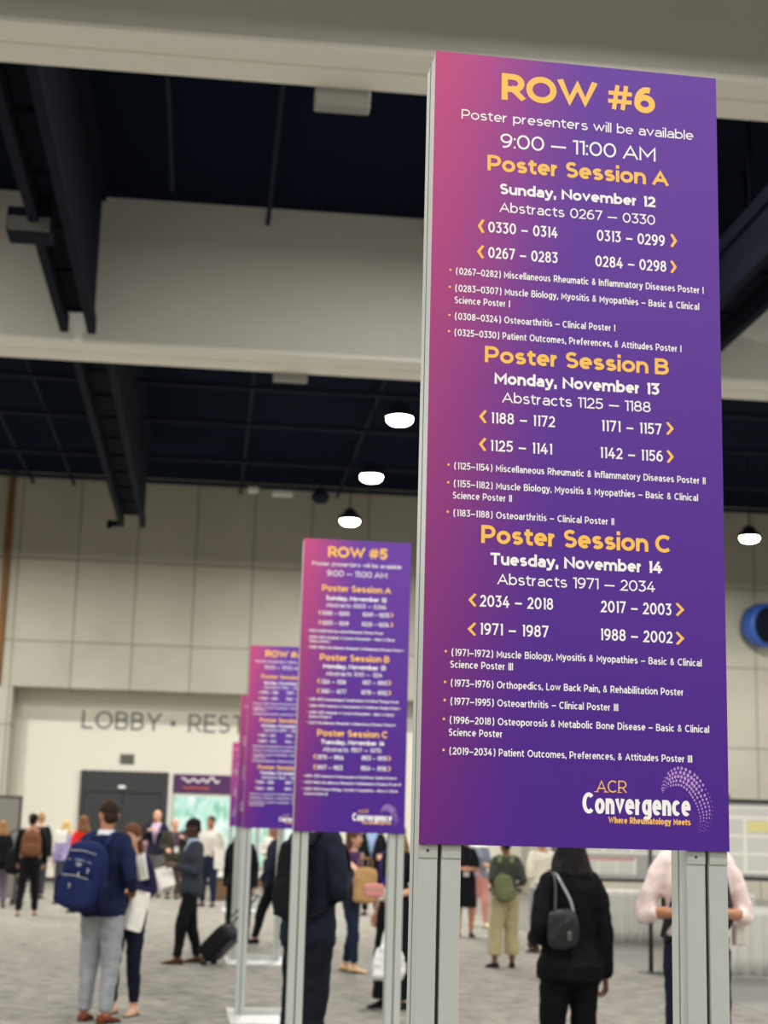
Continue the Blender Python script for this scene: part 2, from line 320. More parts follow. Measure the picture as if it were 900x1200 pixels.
SIGN_LINES = {
 6: [
  ('ROW #6', 'T', 0.1428, 0.4811, 1.5467, 0.061),
  ('Poster presenters will be available', 'r', 0.0574, 0.5657, 1.4947, 0.0218),
  ('9:00 — 11:00 AM', 'r', 0.1416, 0.481, 1.4375, 0.0326),
  ('Poster Session A', 'H', 0.1145, 0.5091, 1.3835, 0.0356),
  ('Sunday, November 12', 'b', 0.1413, 0.48, 1.3332, 0.0239),
  ('Abstracts 0267 — 0330', 'r', 0.1417, 0.4788, 1.2934, 0.0221),
  ('0330 – 0314', 'n', 0.1179, 0.2665, 1.246, 0.0244),
  ('0313 – 0299', 'n', 0.3511, 0.4995, 1.2477, 0.0247),
  ('0267 – 0283', 'n', 0.1186, 0.2667, 1.1902, 0.0243),
  ('0284 – 0298', 'n', 0.3478, 0.5022, 1.1906, 0.0245),
  ('<', 'c', 0.096, 0.1093, 1.2432, 0.0309),
  ('<', 'c', 0.0952, 0.1093, 1.1872, 0.0299),
  ('>', 'c', 0.5125, 0.5263, 1.2466, 0.0307),
  ('>', 'c', 0.5118, 0.5248, 1.1888, 0.0288),
  ('(0267–0282) Miscellaneous Rheumatic & Inflammatory Diseases Poster I', 'u', 0.0515, 0.5836, 1.1487, 0.016),
  ('(0283–0307) Muscle Biology, Myositis & Myopathies – Basic & Clinical', 'u', 0.0506, 0.5732, 1.1119, 0.016),
  ('Science Poster I', 'u2', 0.0495, 0.166, 1.0861, 0.0159),
  ('(0308–0324) Osteoarthritis – Clinical Poster I', 'u', 0.0509, 0.3905, 1.0512, 0.0158),
  ('(0325–0330) Patient Outcomes, Preferences, & Attitudes Poster I', 'u', 0.0507, 0.5332, 1.0166, 0.0158),
  ('Poster Session B', 'H', 0.1147, 0.5054, 0.9651, 0.0346),
  ('Monday, November 13', 'b', 0.1353, 0.4842, 0.9205, 0.025),
  ('Abstracts 1125 — 1188', 'r', 0.1519, 0.4656, 0.882, 0.0226),
  ('1188 – 1172', 'n', 0.1287, 0.2627, 0.8371, 0.0232),
  ('1171 – 1157', 'n', 0.36, 0.4882, 0.8359, 0.0235),
  ('1125 – 1141', 'n', 0.1279, 0.2568, 0.7793, 0.0231),
  ('1142 – 1156', 'n', 0.3568, 0.4907, 0.779, 0.0233),
  ('<', 'c', 0.105, 0.1195, 0.8355, 0.0286),
  ('<', 'c', 0.105, 0.1195, 0.7777, 0.0284),
  ('>', 'c', 0.4992, 0.5143, 0.8362, 0.0283),
  ('>', 'c', 0.4994, 0.5136, 0.7767, 0.0281),
  ('(1125–1154) Miscellaneous Rheumatic & Inflammatory Diseases Poster II', 'u', 0.0549, 0.5811, 0.7371, 0.0152),
  ('(1155–1182) Muscle Biology, Myositis & Myopathies – Basic & Clinical', 'u', 0.0548, 0.5647, 0.7006, 0.0152),
  ('Science Poster II', 'u2', 0.0529, 0.174, 0.6764, 0.0151),
  ('(1183–1188) Osteoarthritis – Clinical Poster II', 'u', 0.0551, 0.3867, 0.6408, 0.015),
  ('Poster Session C', 'H', 0.1123, 0.5067, 0.5894, 0.0368),
  ('Tuesday, November 14', 'b', 0.1316, 0.4868, 0.5465, 0.0246),
  ('Abstracts 1971 — 2034', 'r', 0.1464, 0.4717, 0.5075, 0.0223),
  ('2034 – 2018', 'n', 0.1118, 0.2605, 0.4616, 0.0236),
  ('2017 – 2003', 'n', 0.3586, 0.5053, 0.4619, 0.0239),
  ('1971 – 1987', 'n', 0.1119, 0.251, 0.4061, 0.0234),
  ('1988 – 2002', 'n', 0.3569, 0.507, 0.4057, 0.0237),
  ('<', 'c', 0.0887, 0.1036, 0.4603, 0.0273),
  ('<', 'c', 0.0882, 0.1038, 0.4024, 0.027),
  ('>', 'c', 0.5154, 0.5316, 0.4609, 0.0278),
  ('>', 'c', 0.5147, 0.5309, 0.4026, 0.0276),
  ('(1971–1972) Muscle Biology, Myositis & Myopathies – Basic & Clinical', 'u', 0.0563, 0.5674, 0.3617, 0.0152),
  ('Science Poster III', 'u2', 0.0538, 0.1797, 0.3381, 0.0152),
  ('(1973–1976) Orthopedics, Low Back Pain, & Rehabilitation Poster', 'u', 0.0559, 0.5288, 0.3018, 0.0151),
  ('(1977–1995) Osteoarthritis – Clinical Poster III', 'u', 0.0559, 0.3937, 0.2664, 0.015),
  ('(1996–2018) Osteoporosis & Metabolic Bone Disease – Basic & Clinical', 'u', 0.055, 0.5807, 0.23, 0.015),
  ('Science Poster', 'u2', 0.0533, 0.1603, 0.2063, 0.0149),
  ('(2019–2034) Patient Outcomes, Preferences, & Attitudes Poster III', 'u', 0.0554, 0.5446, 0.1705, 0.0149),
  ('ACR', 's', 0.3461, 0.412, 0.1073, 0.0236),
  ('Convergence', 'v', 0.3208, 0.54, 0.0658, 0.0407),
  ('Where Rheumatology Meets', 'w', 0.3729, 0.5397, 0.0484, 0.0127),
 ],
 5: [
  ('ROW #5', 'T', 0.1385, 0.4812, 1.5418, 0.0627),
  ('Poster presenters will be available', 'r', 0.0506, 0.5667, 1.4906, 0.0233),
  ('9:00 — 11:00 AM', 'r', 0.1357, 0.484, 1.4322, 0.0335),
  ('Poster Session A', 'H', 0.111, 0.5078, 1.3445, 0.0371),
  ('Sunday, November 12', 'b', 0.1358, 0.483, 1.2939, 0.025),
  ('Abstracts 0203 — 0266', 'r', 0.1372, 0.4822, 1.2535, 0.024),
  ('0266 – 0250', 'n', 0.1157, 0.2723, 1.2073, 0.024),
  ('0249 – 0235', 'n', 0.3481, 0.501, 1.2081, 0.024),
  ('0203 – 0219', 'n', 0.1177, 0.2695, 1.1506, 0.0239),
  ('0220 – 0234', 'n', 0.3452, 0.5006, 1.1521, 0.024),
  ('<', 'c', 0.0938, 0.1094, 1.2047, 0.0295),
  ('<', 'c', 0.0957, 0.1113, 1.1495, 0.0294),
  ('>', 'c', 0.5094, 0.5262, 1.2075, 0.0297),
  ('>', 'c', 0.5109, 0.5258, 1.151, 0.0296),
  ('(0203–0228) Infection-related Rheumatic Disease Poster', 'u', 0.0477, 0.4712, 1.1078, 0.0165),
  ('(0229–0251) Metabolic & Crystal Arthropathies – Basic & Clinical', 'u', 0.0491, 0.5351, 1.071, 0.0165),
  ('Science Poster I', 'u2', 0.048, 0.167, 1.0487, 0.0165),
  ('(0252–0266) Miscellaneous Rheumatic & Inflammatory Diseases Poster I', 'u', 0.0511, 0.5875, 1.0143, 0.0164),
  ('Poster Session B', 'H', 0.1128, 0.5087, 0.9485, 0.0374),
  ('Monday, November 13', 'b', 0.1326, 0.4886, 0.9042, 0.0255),
  ('Abstracts 1061 — 1124', 'r', 0.1505, 0.4694, 0.8641, 0.0245),
  ('1124 – 1108', 'n', 0.1247, 0.2634, 0.817, 0.0244),
  ('1107 – 1093', 'n', 0.3577, 0.5, 0.8204, 0.0245),
  ('1061 – 1077', 'n', 0.1247, 0.2678, 0.7636, 0.0244),
  ('1078 – 1092', 'n', 0.3529, 0.5015, 0.7649, 0.0245),
  ('<', 'c', 0.101, 0.1173, 0.8165, 0.0308),
  ('<', 'c', 0.1011, 0.1174, 0.7613, 0.0307),
  ('>', 'c', 0.5065, 0.5231, 0.82, 0.031),
  ('>', 'c', 0.508, 0.5245, 0.7637, 0.0309),
  ('(1061–1067) Immunological Complications of Medical Therapy Poster', 'u', 0.0617, 0.5688, 0.721, 0.0162),
  ('(1068–1095) Measures & Measurement of Healthcare Quality Poster I', 'u', 0.0631, 0.577, 0.685, 0.0162),
  ('(1096–1123) Metabolic & Crystal Arthropathies – Basic & Clinical', 'u', 0.0644, 0.5412, 0.6479, 0.0162),
  ('Science Poster II', 'u2', 0.0615, 0.1858, 0.6241, 0.0161),
  ('(1124) Miscellaneous Rheumatic & Inflammatory Diseases Poster II', 'u', 0.0629, 0.55, 0.5904, 0.0161),
  ('Poster Session C', 'H', 0.1122, 0.5105, 0.5246, 0.0366),
  ('Tuesday, November 14', 'b', 0.1346, 0.4924, 0.4808, 0.025),
  ('Abstracts 1907 — 1970', 'r', 0.1486, 0.4762, 0.4401, 0.0249),
  ('1970 – 1954', 'n', 0.1167, 0.264, 0.3957, 0.0249),
  ('1953 – 1939', 'n', 0.3655, 0.5084, 0.3981, 0.025),
  ('1907 – 1923', 'n', 0.1168, 0.2612, 0.3396, 0.0248),
  ('1924 – 1938', 'n', 0.3626, 0.508, 0.3419, 0.0249),
  ('<', 'c', 0.0942, 0.1104, 0.3946, 0.0302),
  ('<', 'c', 0.0953, 0.1115, 0.3379, 0.0301),
  ('>', 'c', 0.5157, 0.5321, 0.3973, 0.0304),
  ('>', 'c', 0.5172, 0.5336, 0.3402, 0.0303),
  ('(1907–1932) Measures & Measurement of Healthcare Quality Poster II', 'u', 0.0529, 0.5638, 0.2958, 0.0159),
  ('(1933–1948) Miscellaneous Rheumatic & Inflammatory Diseases Poster III', 'u', 0.0514, 0.5902, 0.2612, 0.0159),
  ('(1949–1970) Muscle Biology, Myositis & Myopathies – Basic & Clinical', 'u', 0.051, 0.5729, 0.2246, 0.0158),
  ('Science Poster III', 'u2', 0.05, 0.1802, 0.1987, 0.0158),
  ('ACR', 's', 0.3515, 0.4147, 0.1085, 0.0193),
  ('Convergence', 'v', 0.324, 0.5452, 0.0641, 0.0421),
  ('Where Rheumatology Meets', 'w', 0.3758, 0.5429, 0.049, 0.014),
 ],
}
DOTS = [[[0.481, 0.1176], [0.4867, 0.137], [0.5016, 0.1532], [0.5202, 0.1591], [0.5423, 0.151], [0.5588, 0.1374], [0.5733, 0.1168], [0.583, 0.0961], [0.5856, 0.0753], [0.5797, 0.0543], [0.5702, 0.0384]], [[0.4835, 0.1107], [0.492, 0.1207], [0.505, 0.1253], [0.5198, 0.1258], [0.5344, 0.1168], [0.5435, 0.1048], [0.5525, 0.0894], [0.5578, 0.0738], [0.5602, 0.06], [0.5585, 0.0468], [0.5547, 0.0346]]]
# ------------------------------------------------------------------ people
def ell_ring(c, rx, ry, n=20, M=None):
    out = []
    for k in range(n):
        a = 2*PI*k/n; p = Vector((c[0]+rx*math.cos(a), c[1]+ry*math.sin(a), c[2]))
        out.append(M @ p if M is not None else p)
    return out
def make_hand(wrist, d, n, side, s, curl=0.5):
    """palm, four unequal bent fingers and a thumb leaving the side of the palm"""
    mb = MB(); d = d.normalized(); n = (n - d*n.dot(d)).normalized(); sd = d.cross(n)*side   # sd points to the thumb side
    P = lambda a, b, c: wrist + d*(a*s) + sd*(b*s) + n*(c*s)
    rings = []
    for a, w, th in ((-.03,.027,.02),(0,.028,.019),(.03,.036,.017),(.06,.042,.015),(.088,.041,.013),(.098,.036,.010)):
        rings.append([P(a, w*math.cos(2*PI*k/14), th*math.sin(2*PI*k/14)) for k in range(14)])
    mb.rings(rings)
    for b, L, r in ((.030,.072,.0088),(.010,.081,.0092),(-.011,.075,.0088),(-.031,.058,.0078)):
        base = P(.085, b, 0); pts = [base]; a = 0.15
        cur = base
        for seg, add in ((.45, curl*.8), (.32, curl), (.23, curl*.8)):
            a += add; cur = cur + (d*math.cos(a) + n*math.sin(a))*(L*seg*s); pts.append(cur)
        mb.tube(pts, [r*s*1.05, r*s, r*s*.92, r*s*.75], 8, sub=2)
    b0 = P(.022, .028, .004); b1 = b0 + (d*.55+sd*.8+n*.3).normalized()*(.036*s); b2 = b1 + (d*.85+sd*.25+n*.5).normalized()*(.03*s); b3 = b2+(d*.9+n*.5).normalized()*(.022*s)
    mb.tube([b0, b1, b2, b3], [.0125*s, .0115*s, .0098*s, .0075*s], 8, sub=2)
    return remesh(mb, 0.0042, 1)
EYE_W = mat('eye_white', (.75,.73,.70), .25); EYE_D = mat('eye_iris', (.03,.02,.015), .2)
LIP = mat('lip', srgb(150,85,80), .5); SOLE = mat('shoe_sole', (.05,.045,.04), .7)
ARMS = {'hang': ((.055,-.03,-.30),(.065,.045,-.54)), 'front': ((.05,-.05,-.29),(-.07,.20,-.27)), 'chest': ((.07,.06,-.25),(-.06,.24,-.10)),
        'bent': ((.06,-.08,-.28),(.02,.16,-.34)), 'hold': ((.05,-.02,-.29),(.03,.23,-.24)), 'walk': ((.05,.08,-.29),(.04,.22,-.50)), 'back': ((.05,-.12,-.28),(.06,-.16,-.53))}
class Person: pass
def person(label, xy, heading, height, skin, top, bottom, hair, shoes, female=False, armL='hang', armR='hang', feet=None,
           lean=(0,0), head=(0,0), top_style='jacket', hem=.86, sleeve=1.0, bottom_style='regular', leg_len=1.0, front=None, collar=None,
           belt=None, lanyard=None, hair_style='short', group=None, build=1.0, seed=None):
    vx = 1.0 if xy[1] < 16 else 1.3 if xy[1] < 24 else 1.7
    s = height/1.75; seed = random.uniform(0, 50) if seed is None else seed
    SK = skinm(*skin); HR = hairm(*hair) if hair else SK
    sh = (.158 if female else .182)*build; hipw = .085
    zsp = lambda z: max(0, z-.92)
    def sp(p):                                   # leaning spine
        return Vector((p[0]+lean[0]*zsp(p[2]), p[1]+lean[1]*zsp(p[2]), p[2]))*s
    if female: TR = [(.80,.10,.08,0),(.86,.150,.108,-.008),(.93,.168,.118,-.015),(1.0,.155,.104,-.008),(1.09,.126,.090,0),(1.19,.135,.098,.004),(1.28,.145,.112,.012),(1.36,.150,.098,-.004),(1.42,.135,.078,-.014),(1.465,.080,.062,-.018),(1.49,.054,.054,-.014)]
    else: TR = [(.80,.10,.08,0),(.86,.145,.10,-.006),(.93,.162,.112,-.012),(1.0,.156,.106,-.006),(1.10,.148,.102,.002),(1.22,.160,.112,.006),(1.32,.172,.116,.002),(1.39,.174,.104,-.010),(1.44,.150,.082,-.018),(1.475,.095,.068,-.018),(1.50,.062,.062,-.014)]
    TR = [(z, rx*build, ry*build, yo) for z, rx, ry, yo in TR]
    def torso(mb, extra, z0=0, z1=9, flare=0.0, n=24):
        rr = []
        zs = [t for t in TR if z0 <= t[0] <= z1]
        def at(z):
            for a, b in zip(TR, TR[1:]):
                if a[0] <= z <= b[0]:
                    k = (z-a[0])/(b[0]-a[0]); return tuple(a[i]*(1-k)+b[i]*k for i in range(4))
            return (z,)+((TR[0][1:]) if z < TR[0][0] else TR[-1][1:])
        if z0 and z0 < zs[0][0]-.005: zs = [(z0,)+at(z0)[1:] if z0 >= .80 else (z0, .165*build, .115*build, -.01)] + zs
        if z1 < 9 and z1 > zs[-1][0]+.005: zs = zs + [at(z1)]
        for z, rx, ry, yo in zs:
            e = extra + (flare*max(0, (1.02-z))/.2 if z < 1.02 else 0)
            rr.append([sp(q) for q in ell_ring((0, yo, z), rx+e, ry+e, n)])
        mb.rings(rr)
    if feet is None: feet = ((-.11,.0,6),(.11,.02,-6))
    legs = []
    for (fx, fy, fa), sx in zip(feet, (-1, 1)):
        hip = Vector((sx*hipw, -.005, .90))*s; an = Vector((fx, fy, .085*1.0/s if s else .085))*1.0; an = Vector((fx*s, fy*s, .082))
        kn = hip*.47 + an*.53 + Vector((sx*.004, .035, 0))*s
        legs.append((hip, kn, an, fa))
    arms = []
    for preset, sx in ((armL, -1), (armR, 1)):
        S0 = sp((sx*sh, -.012, 1.415)); e, w = ARMS[preset] if isinstance(preset, str) else preset
        E = S0 + Vector((sx*e[0], e[1], e[2]))*s; W = S0 + Vector((sx*w[0], w[1], w[2]))*s
        arms.append((S0, E, W, sx))
    # ---- body: one continuous surface
    b = MB(); torso(b, 0)
    neck0 = sp((0,-.014,1.47)); hc = sp((0,.012,1.635))
    Hm = Matrix.Translation(hc) @ Matrix.Rotation(R(head[0]), 4, 'Z') @ Matrix.Rotation(R(-head[1]), 4, 'X') @ Matrix.Scale(s*(.96 if female else 1.0), 4)
    b.tube([neck0-Vector((0,0,.03)), neck0+Vector((0,0,.04)), hc+Vector((0,-.02*s,-.03*s))], [.060*s, .054*s*(.9 if female else 1), .055*s], 16, sub=3)
    prof = [(-.118,.022,.026,.052),(-.105,.040,.050,.036),(-.08,.054,.070,.020),(-.045,.065,.086,.008),(0,.073,.096,0),(.04,.076,.099,-.003),(.075,.068,.090,-.006),(.10,.048,.066,-.008),(.116,.020,.028,-.008)]
    b.rings([[Hm @ p for p in ell_ring((0,yo,z), rx, ry, 20)] for z, rx, ry, yo in prof])
    b.tube([Hm @ Vector(p) for p in ((0,.086,.022),(0,.101,-.008),(0,.110,-.030),(0,.092,-.040))], [.008*s,.010*s,.014*s,.011*s], 8, sub=2)     # nose
    b.ell((0,0,0), (.026,.012,.012), 10, 6, M=Hm @ Matrix.Translation((0,.083,-.068)))                                                            # lips
    for sx in (-1, 1): b.ell((0,0,0), (.011,.020,.031), 10, 6, M=Hm @ Matrix.Translation((sx*.077,-.008,-.010)) @ Matrix.Rotation(R(-18*sx), 4, 'Z'))
    k = build
    for hip, kn, an, fa in legs:
        b.tube([hip+Vector((0,0,.03*s)), hip*.6+kn*.4, kn, kn*.62+an*.38+Vector((0,-.015,0)), an], [.086*s*k,.075*s*k,.054*s,.052*s,.036*s], 14)
        f = Vector((math.sin(R(-fa)), math.cos(R(-fa)), 0))
        b.tube([an-f*.035*s+Vector((0,0,-.035)), an+f*.05*s+Vector((0,0,-.042)), an+f*.13*s+Vector((0,0,-.056))], [.036*s,.036*s,.026*s], 10, flat=.75, up=(1,0,0))
    for S0, E, W, sx in arms:
        b.tube([S0-Vector((sx*.03,0,-.01))*s, S0+(E-S0)*.35, E, E+(W-E)*.35, W], [.056*s*k,.046*s*k,.037*s,.038*s,.026*s], 12)
    me = remesh(b, .0135*s*vx, 1)
    me.materials.append(SK); me.materials.append(LIP); me.materials.append(HR)
    Hi = Hm.inverted()
    idx = []
    for p in me.polygons:
        q = Hi @ p.center; i = 0
        if q.y > .07 and abs(q.x) < .028 and -.078 < q.z < -.058: i = 1
        elif q.y > .075 and .014 < abs(q.x) < .048 and .031 < q.z < .041: i = 2
        idx.append(i)
    me.polygons.foreach_set('material_index', idx)
    bm = bmesh.new(); bm.from_mesh(me)
    for S0, E, W, sx in arms:                          # hands close the arms
        d = (W-E).normalized()
        nrm = Vector((-sx, .15, 0)) if d.z < -.6 else Vector((0, 0, -1)) if abs(d.z) < .5 else Vector((-sx*.7,.5,0))
        if abs(d.z) < .6: nrm = Vector((-sx*.6, 0, -.6))
        hd = make_hand(W, d, nrm, sx if d.z < -.6 else -sx*-1, s, .55)
        bm.from_mesh(hd); bpy.data.meshes.remove(hd)
    bm.to_mesh(me); bm.free()
    me.polygons.foreach_set('use_smooth', [True]*len(me.polygons)); me.name = 'person'
    root = link('person', me, None, 0, (xy[0], xy[1], 0), (0,0,R(heading)))
    tag(root, label, 'person', group)
    for sx in (-1, 1):
        e = MB(); e.ell((0,0,0), (.0125,.0115,.0085), 10, 8, 0, M=Hm @ Matrix.Translation((sx*.031,.0790,.012)))
        e.ell((0,0,0), (.0058,.003,.0058), 8, 6, 1, M=Hm @ Matrix.Translation((sx*.031,.0888,.012)))
        e.build('eye', [EYE_W, EYE_D], root, True)
    # ---- hair
    if hair:
        h = MB(); HM = Hm
        if hair_style == 'short':
            h.ell((0,-.014,.048), (.083,.101,.082), 20, 12, M=HM); h.ell((0,-.062,-.015), (.066,.045,.062), 16, 10, M=HM)
        elif hair_style == 'fringe':
            h.ell((0,-.050,.000), (.082,.062,.055), 18, 10, M=HM)
        else:
            h.ell((0,-.014,.040), (.090,.108,.094), 20, 12, M=HM)
            if hair_style == 'bob': cur = [(.05,.088,.085,-.02),(-.03,.104,.084,-.030),(-.10,.126,.086,-.042),(-.165,.142,.084,-.048),(-.20,.118,.06,-.05)]
            elif hair_style == 'long': cur = [(.05,.088,.082,-.025),(-.05,.096,.070,-.045),(-.15,.105,.060,-.068),(-.26,.11,.050,-.085),(-.36,.085,.038,-.09),(-.41,.04,.02,-.09)]
            else: cur = [(.04,.08,.085,-.02),(-.03,.075,.06,-.04),(-.07,.05,.04,-.045)]
            h.rings([[HM @ p for p in ell_ring((0,yo,z), rx, ry, 20)] for z, rx, ry, yo in cur])
            if hair_style == 'bun': h.ell((0,-.075,.105), (.048,.045,.045), 14, 10, M=HM)
        hm = remesh(h, .010*s*vx, 1, (.017 if xy[1] < 12 else .007)*s, (20,20,10) if xy[1] < 12 else (26,26,9), seed); hm.materials.append(HR); link('hair', hm, root)
    # ---- trousers or skirt
    BM_ = cloth(*bottom)
    wd = {'regular':(.104,.080,.064,.056),'slim':(.097,.068,.061,.046),'wide':(.108,.096,.100,.112)}
    t = MB()
    if bottom_style == 'skirt':
        t.rings([[sp(q) for q in ell_ring((0,-.008,z), rx, ry, 24)] for z, rx, ry in ((.50,.20,.17),(.62,.195,.16),(.78,.19,.145),(.90,.185,.135),(1.02,.158,.112))])
    else:
        w = wd[bottom_style]
        torso(t, .014, .80, 1.03)
        for hip, kn, an, fa in legs:
            end = kn + (an-kn)*leg_len*.96; r3 = w[3] if leg_len > .8 else w[2]
            t.tube([hip+Vector((0,0,.04*s)), hip*.6+kn*.4, kn, kn*.5+end*.5+Vector((0,-.008,0)), end], [w[0]*s*k, (w[0]*.9)*s*k, w[1]*s, w[2]*s, r3*s], 16, rnd=False)
    tm = remesh(t, .0125*s*vx, 1, .0095*s, (7,7,13), seed+3); tm.materials.append(BM_); link('skirt' if bottom_style == 'skirt' else 'trousers', tm, root)
    # ---- top
    TM = cloth(*top)
    j = MB(); off = {'jacket':.026,'shirt':.014,'dress':.016}[top_style]
    torso(j, off, hem, 1.475, .03 if top_style == 'jacket' else .012)
    def sleeve_tube(mb, sl, add):
        for S0, E, W, sx in arms:
            if sl > .5:
                kk = (sl-.5)*2; End = E + (W-E)*min(kk, .96)
                pts = [S0-Vector((sx*.035,0,-.012))*s, S0+(E-S0)*.4, E, E+(End-E)*.5, End]; rad = [.066+add,.060+add,.048+add,.044+add,.038+add]
            else:
                pts = [S0-Vector((sx*.035,0,-.012))*s, S0+(E-S0)*sl, S0+(E-S0)*sl*2]; rad = [.066+add,.062+add,.056+add]
            mb.tube(pts, [q*s*(.95 if female else 1)*k for q in rad], 14)
    if sleeve > 0: sleeve_tube(j, sleeve, .008 if top_style == 'jacket' else .002)
    jm = remesh(j, .0125*s*vx, 1, .0095*s, (8,8,12), seed+9)
    jm.materials.append(TM)
    if front is not None:                              # open front: the lapels part over the shirt
        bm = bmesh.new(); bm.from_mesh(jm); kill = []
        for f in bm.faces:
            c = f.calc_center_median()/s; w = .10*max(0, (c.z-1.06))/.40 if c.z > 1.06 else 0
            if c.y-lean[1]*zsp(c.z) > .035 and abs(c.x-lean[0]*zsp(c.z)) < w and c.z < 1.50 and f.normal.y > .1: kill.append(f)
        bmesh.ops.delete(bm, geom=kill, context='FACES'); bm.to_mesh(jm); bm.free()
        q = MB(); torso(q, .010, .98, 1.49); sm = remesh(q, .0135*s*vx, 1, .003, (8,8,13), seed); sm.materials.append(cloth(*front)); link('shirt', sm, root)
    link({'jacket':'jacket','shirt':'shirt','dress':'dress'}[top_style], jm, root)
    if collar is not None:
        c = MB(); c.rings([[sp(q) for q in ell_ring((0,-.012,z), rx*build, ry*build, 20)] for z, rx, ry in ((1.455,.092,.086),(1.49,.074,.076),(1.515,.067,.070),(1.505,.060,.063),(1.47,.062,.062))], cap=False)
        c.build('collar', cloth(*collar), root, True)
    if belt is not None:
        c = MB(); torso(c, .024, .985, 1.022); c.build('belt', cloth(*belt, .5), root, True)
    if lanyard is not None:
        c = MB(); z0 = 1.14
        c.tube([sp(p) for p in ((0,.165,z0),(-.05,.160,1.30),(-.085,.09,1.47),(0,-.085,1.50),(.085,.09,1.47),(.05,.160,1.30),(0,.165,z0))], [.007*s]*7, 6, flat=.3)
        l = c.build('lanyard', cloth(*lanyard), root, True)
        c = MB(); p = sp((0,.170,z0-.06)); c.box(p.x-.045, p.x+.045, p.y-.003, p.y+.003, p.z-.06, p.z+.06); c.build('badge', WHITE, l, bevel=.004)
    # ---- shoes
    for hip, kn, an, fa in legs:
        f = Vector((math.sin(R(-fa)), math.cos(R(-fa)), 0)); g = Vector((f.y, -f.x, 0)); o = Vector((an.x, an.y, 0))
        up_, so = MB(), MB(); rr = []; sr = []
        fl = shoes[3] if len(shoes) > 3 else 'shoe'
        for a, w, h in ((-.078,.020,.055),(-.070,.033,.078),(-.03,.038,.088 if fl != 'flat' else .06),(.03,.041,.082 if fl != 'flat' else .045),(.09,.046,.058 if fl != 'flat' else .034),(.14,.044,.046 if fl != 'flat' else .03),(.175,.030,.036 if fl != 'flat' else .028),(.188,.012,.024)):
            rr.append([o+f*(a*s)+g*(w*s*math.cos(2*PI*q/14))+Vector((0,0,.014+(h-.014)*(.5+.5*math.sin(2*PI*q/14)))) for q in range(14)])
            sr.append([o+f*(a*s*1.02)+g*((w+.003)*s*cx)+Vector((0,0,zz)) for cx, zz in ((-1,.0),(1,.0),(1,.018),(-1,.018))])
        up_.rings(rr); so.rings(sr)
        shoe = up_.build('shoe', cloth(*shoes[:3], .45), root, True); so.build('sole', SOLE, shoe)
    p = Person(); p.root = root; p.M = Matrix.Translation((xy[0], xy[1], 0)) @ Matrix.Rotation(R(heading), 4, 'Z'); p.s = s; p.arms = arms; p.sp = sp
    return p
WHITE = mat('white_card', (.72,.71,.68), .6)
# ------------------------------------------------------------------ worn and carried things (their own top-level objects, in the wearer's place)
def place(P, name, label, cat, group=None):
    e = empty(name, P.root.location, P.root.rotation_euler.z); tag(e, label, cat, group); return e
METALG = mat('zip_metal', (.45,.45,.45), .35, .8)
def backpack(P, label, col, w=.32, d=.18, h=.48, cz=1.20, cx=0.0, strap=None, detailed=False, off=.0, tilt=0.0, cy=None):
    s = P.s; e = place(P, 'backpack', label, 'backpack'); m = cloth(*col); ms = cloth(*(strap or col)); dk = cloth(*[int(c*.7) for c in col])
    ax = -.155-d/2-off if cy is None else cy
    c = P.sp((cx, ax, cz)); MM = Matrix.Translation(c) @ Matrix.Rotation(R(tilt), 4, 'Y') @ Matrix.Scale(s, 4)
    mb = MB().rbox((0,0,0), w, d, h, 3.6, taper=.16, M=MM, bulge=.25)
    me = remesh(mb, .012, 1, .007, (10,10,10), cz*9); me.materials.append(m); link('main_bag', me, e)
    mb = MB().rbox((0,-d*.56,-h*.22), w*.84, d*.42, h*.46, 3.6, taper=.08, M=MM, bulge=.2); me = remesh(mb, .010, 1, .005, (12,12,12), 3); me.materials.append(m); fp = link('front_pocket', me, e)
    if detailed:
        mb = MB().rbox((0,-d*.50,h*.14), w*.66, d*.30, h*.26, 3.6, taper=.15, M=MM); me = remesh(mb, .008, 1, .004, (12,12,12), 7); me.materials.append(m); link('upper_pocket', me, e)
        for sx in (-1, 1):
            mb = MB().rbox((sx*w*.50,0,-h*.22), w*.16, d*.7, h*.40, 3.2, M=MM); me = remesh(mb, .008, 1, .004, (12,12,12), 5); me.materials.append(dk); link('side_pocket', me, e)
        for zz, ww, yy, cc in ((.02,.30,.785,1),(.235,.26,.60,1),(.36,.30,.47,0)):
            q = MB(); q.tube([MM @ Vector((t*ww*w, -d*yy - .004, h*(zz-.02*abs(t)) )) for t in (-1,-.5,0,.5,1)], [.004*s]*5, 6); q.build('zip', METALG, e, True)
        for x, z, y in ((.02,.06,.70),(-.03,-.10,.80),(.09,.13,.66)):
            q = MB(); q.tube([MM @ Vector((x, -d*y-.008, h*z)), MM @ Vector((x+.004, -d*y-.014, h*z-.035))], [.006*s,.005*s], 6, sub=1); q.build('zip_pull', METALG, e, True)
        q = MB().rbox((0,-d*.67,h*.17), .045, .012, .03, 4, M=MM); q.build('badge_patch', cloth(150,155,165), e, True)
    q = MB(); q.tube([MM @ Vector(p) for p in ((-.03,d*.3,h*.47),(-.025,d*.3,h*.55),(.025,d*.3,h*.55),(.03,d*.3,h*.47))], [.009*s]*4, 8); q.build('carry_handle', ms, e, True)
    for sx in (-1, 1):
        q = MB(); q.tube([P.sp((sx*.09+cx*.6,-.15,1.40)), P.sp((sx*.10,-.045,1.50)), P.sp((sx*.115,.10,1.40)), P.sp((sx*.135,.145,1.27)), P.sp((sx*.175,.06,1.10)), P.sp((sx*.15+cx*.6,-.15,1.0))], [.026*s]*6, 10, flat=.28, up=(1,0,0))
        q.build('strap', ms, e, True)
    return e
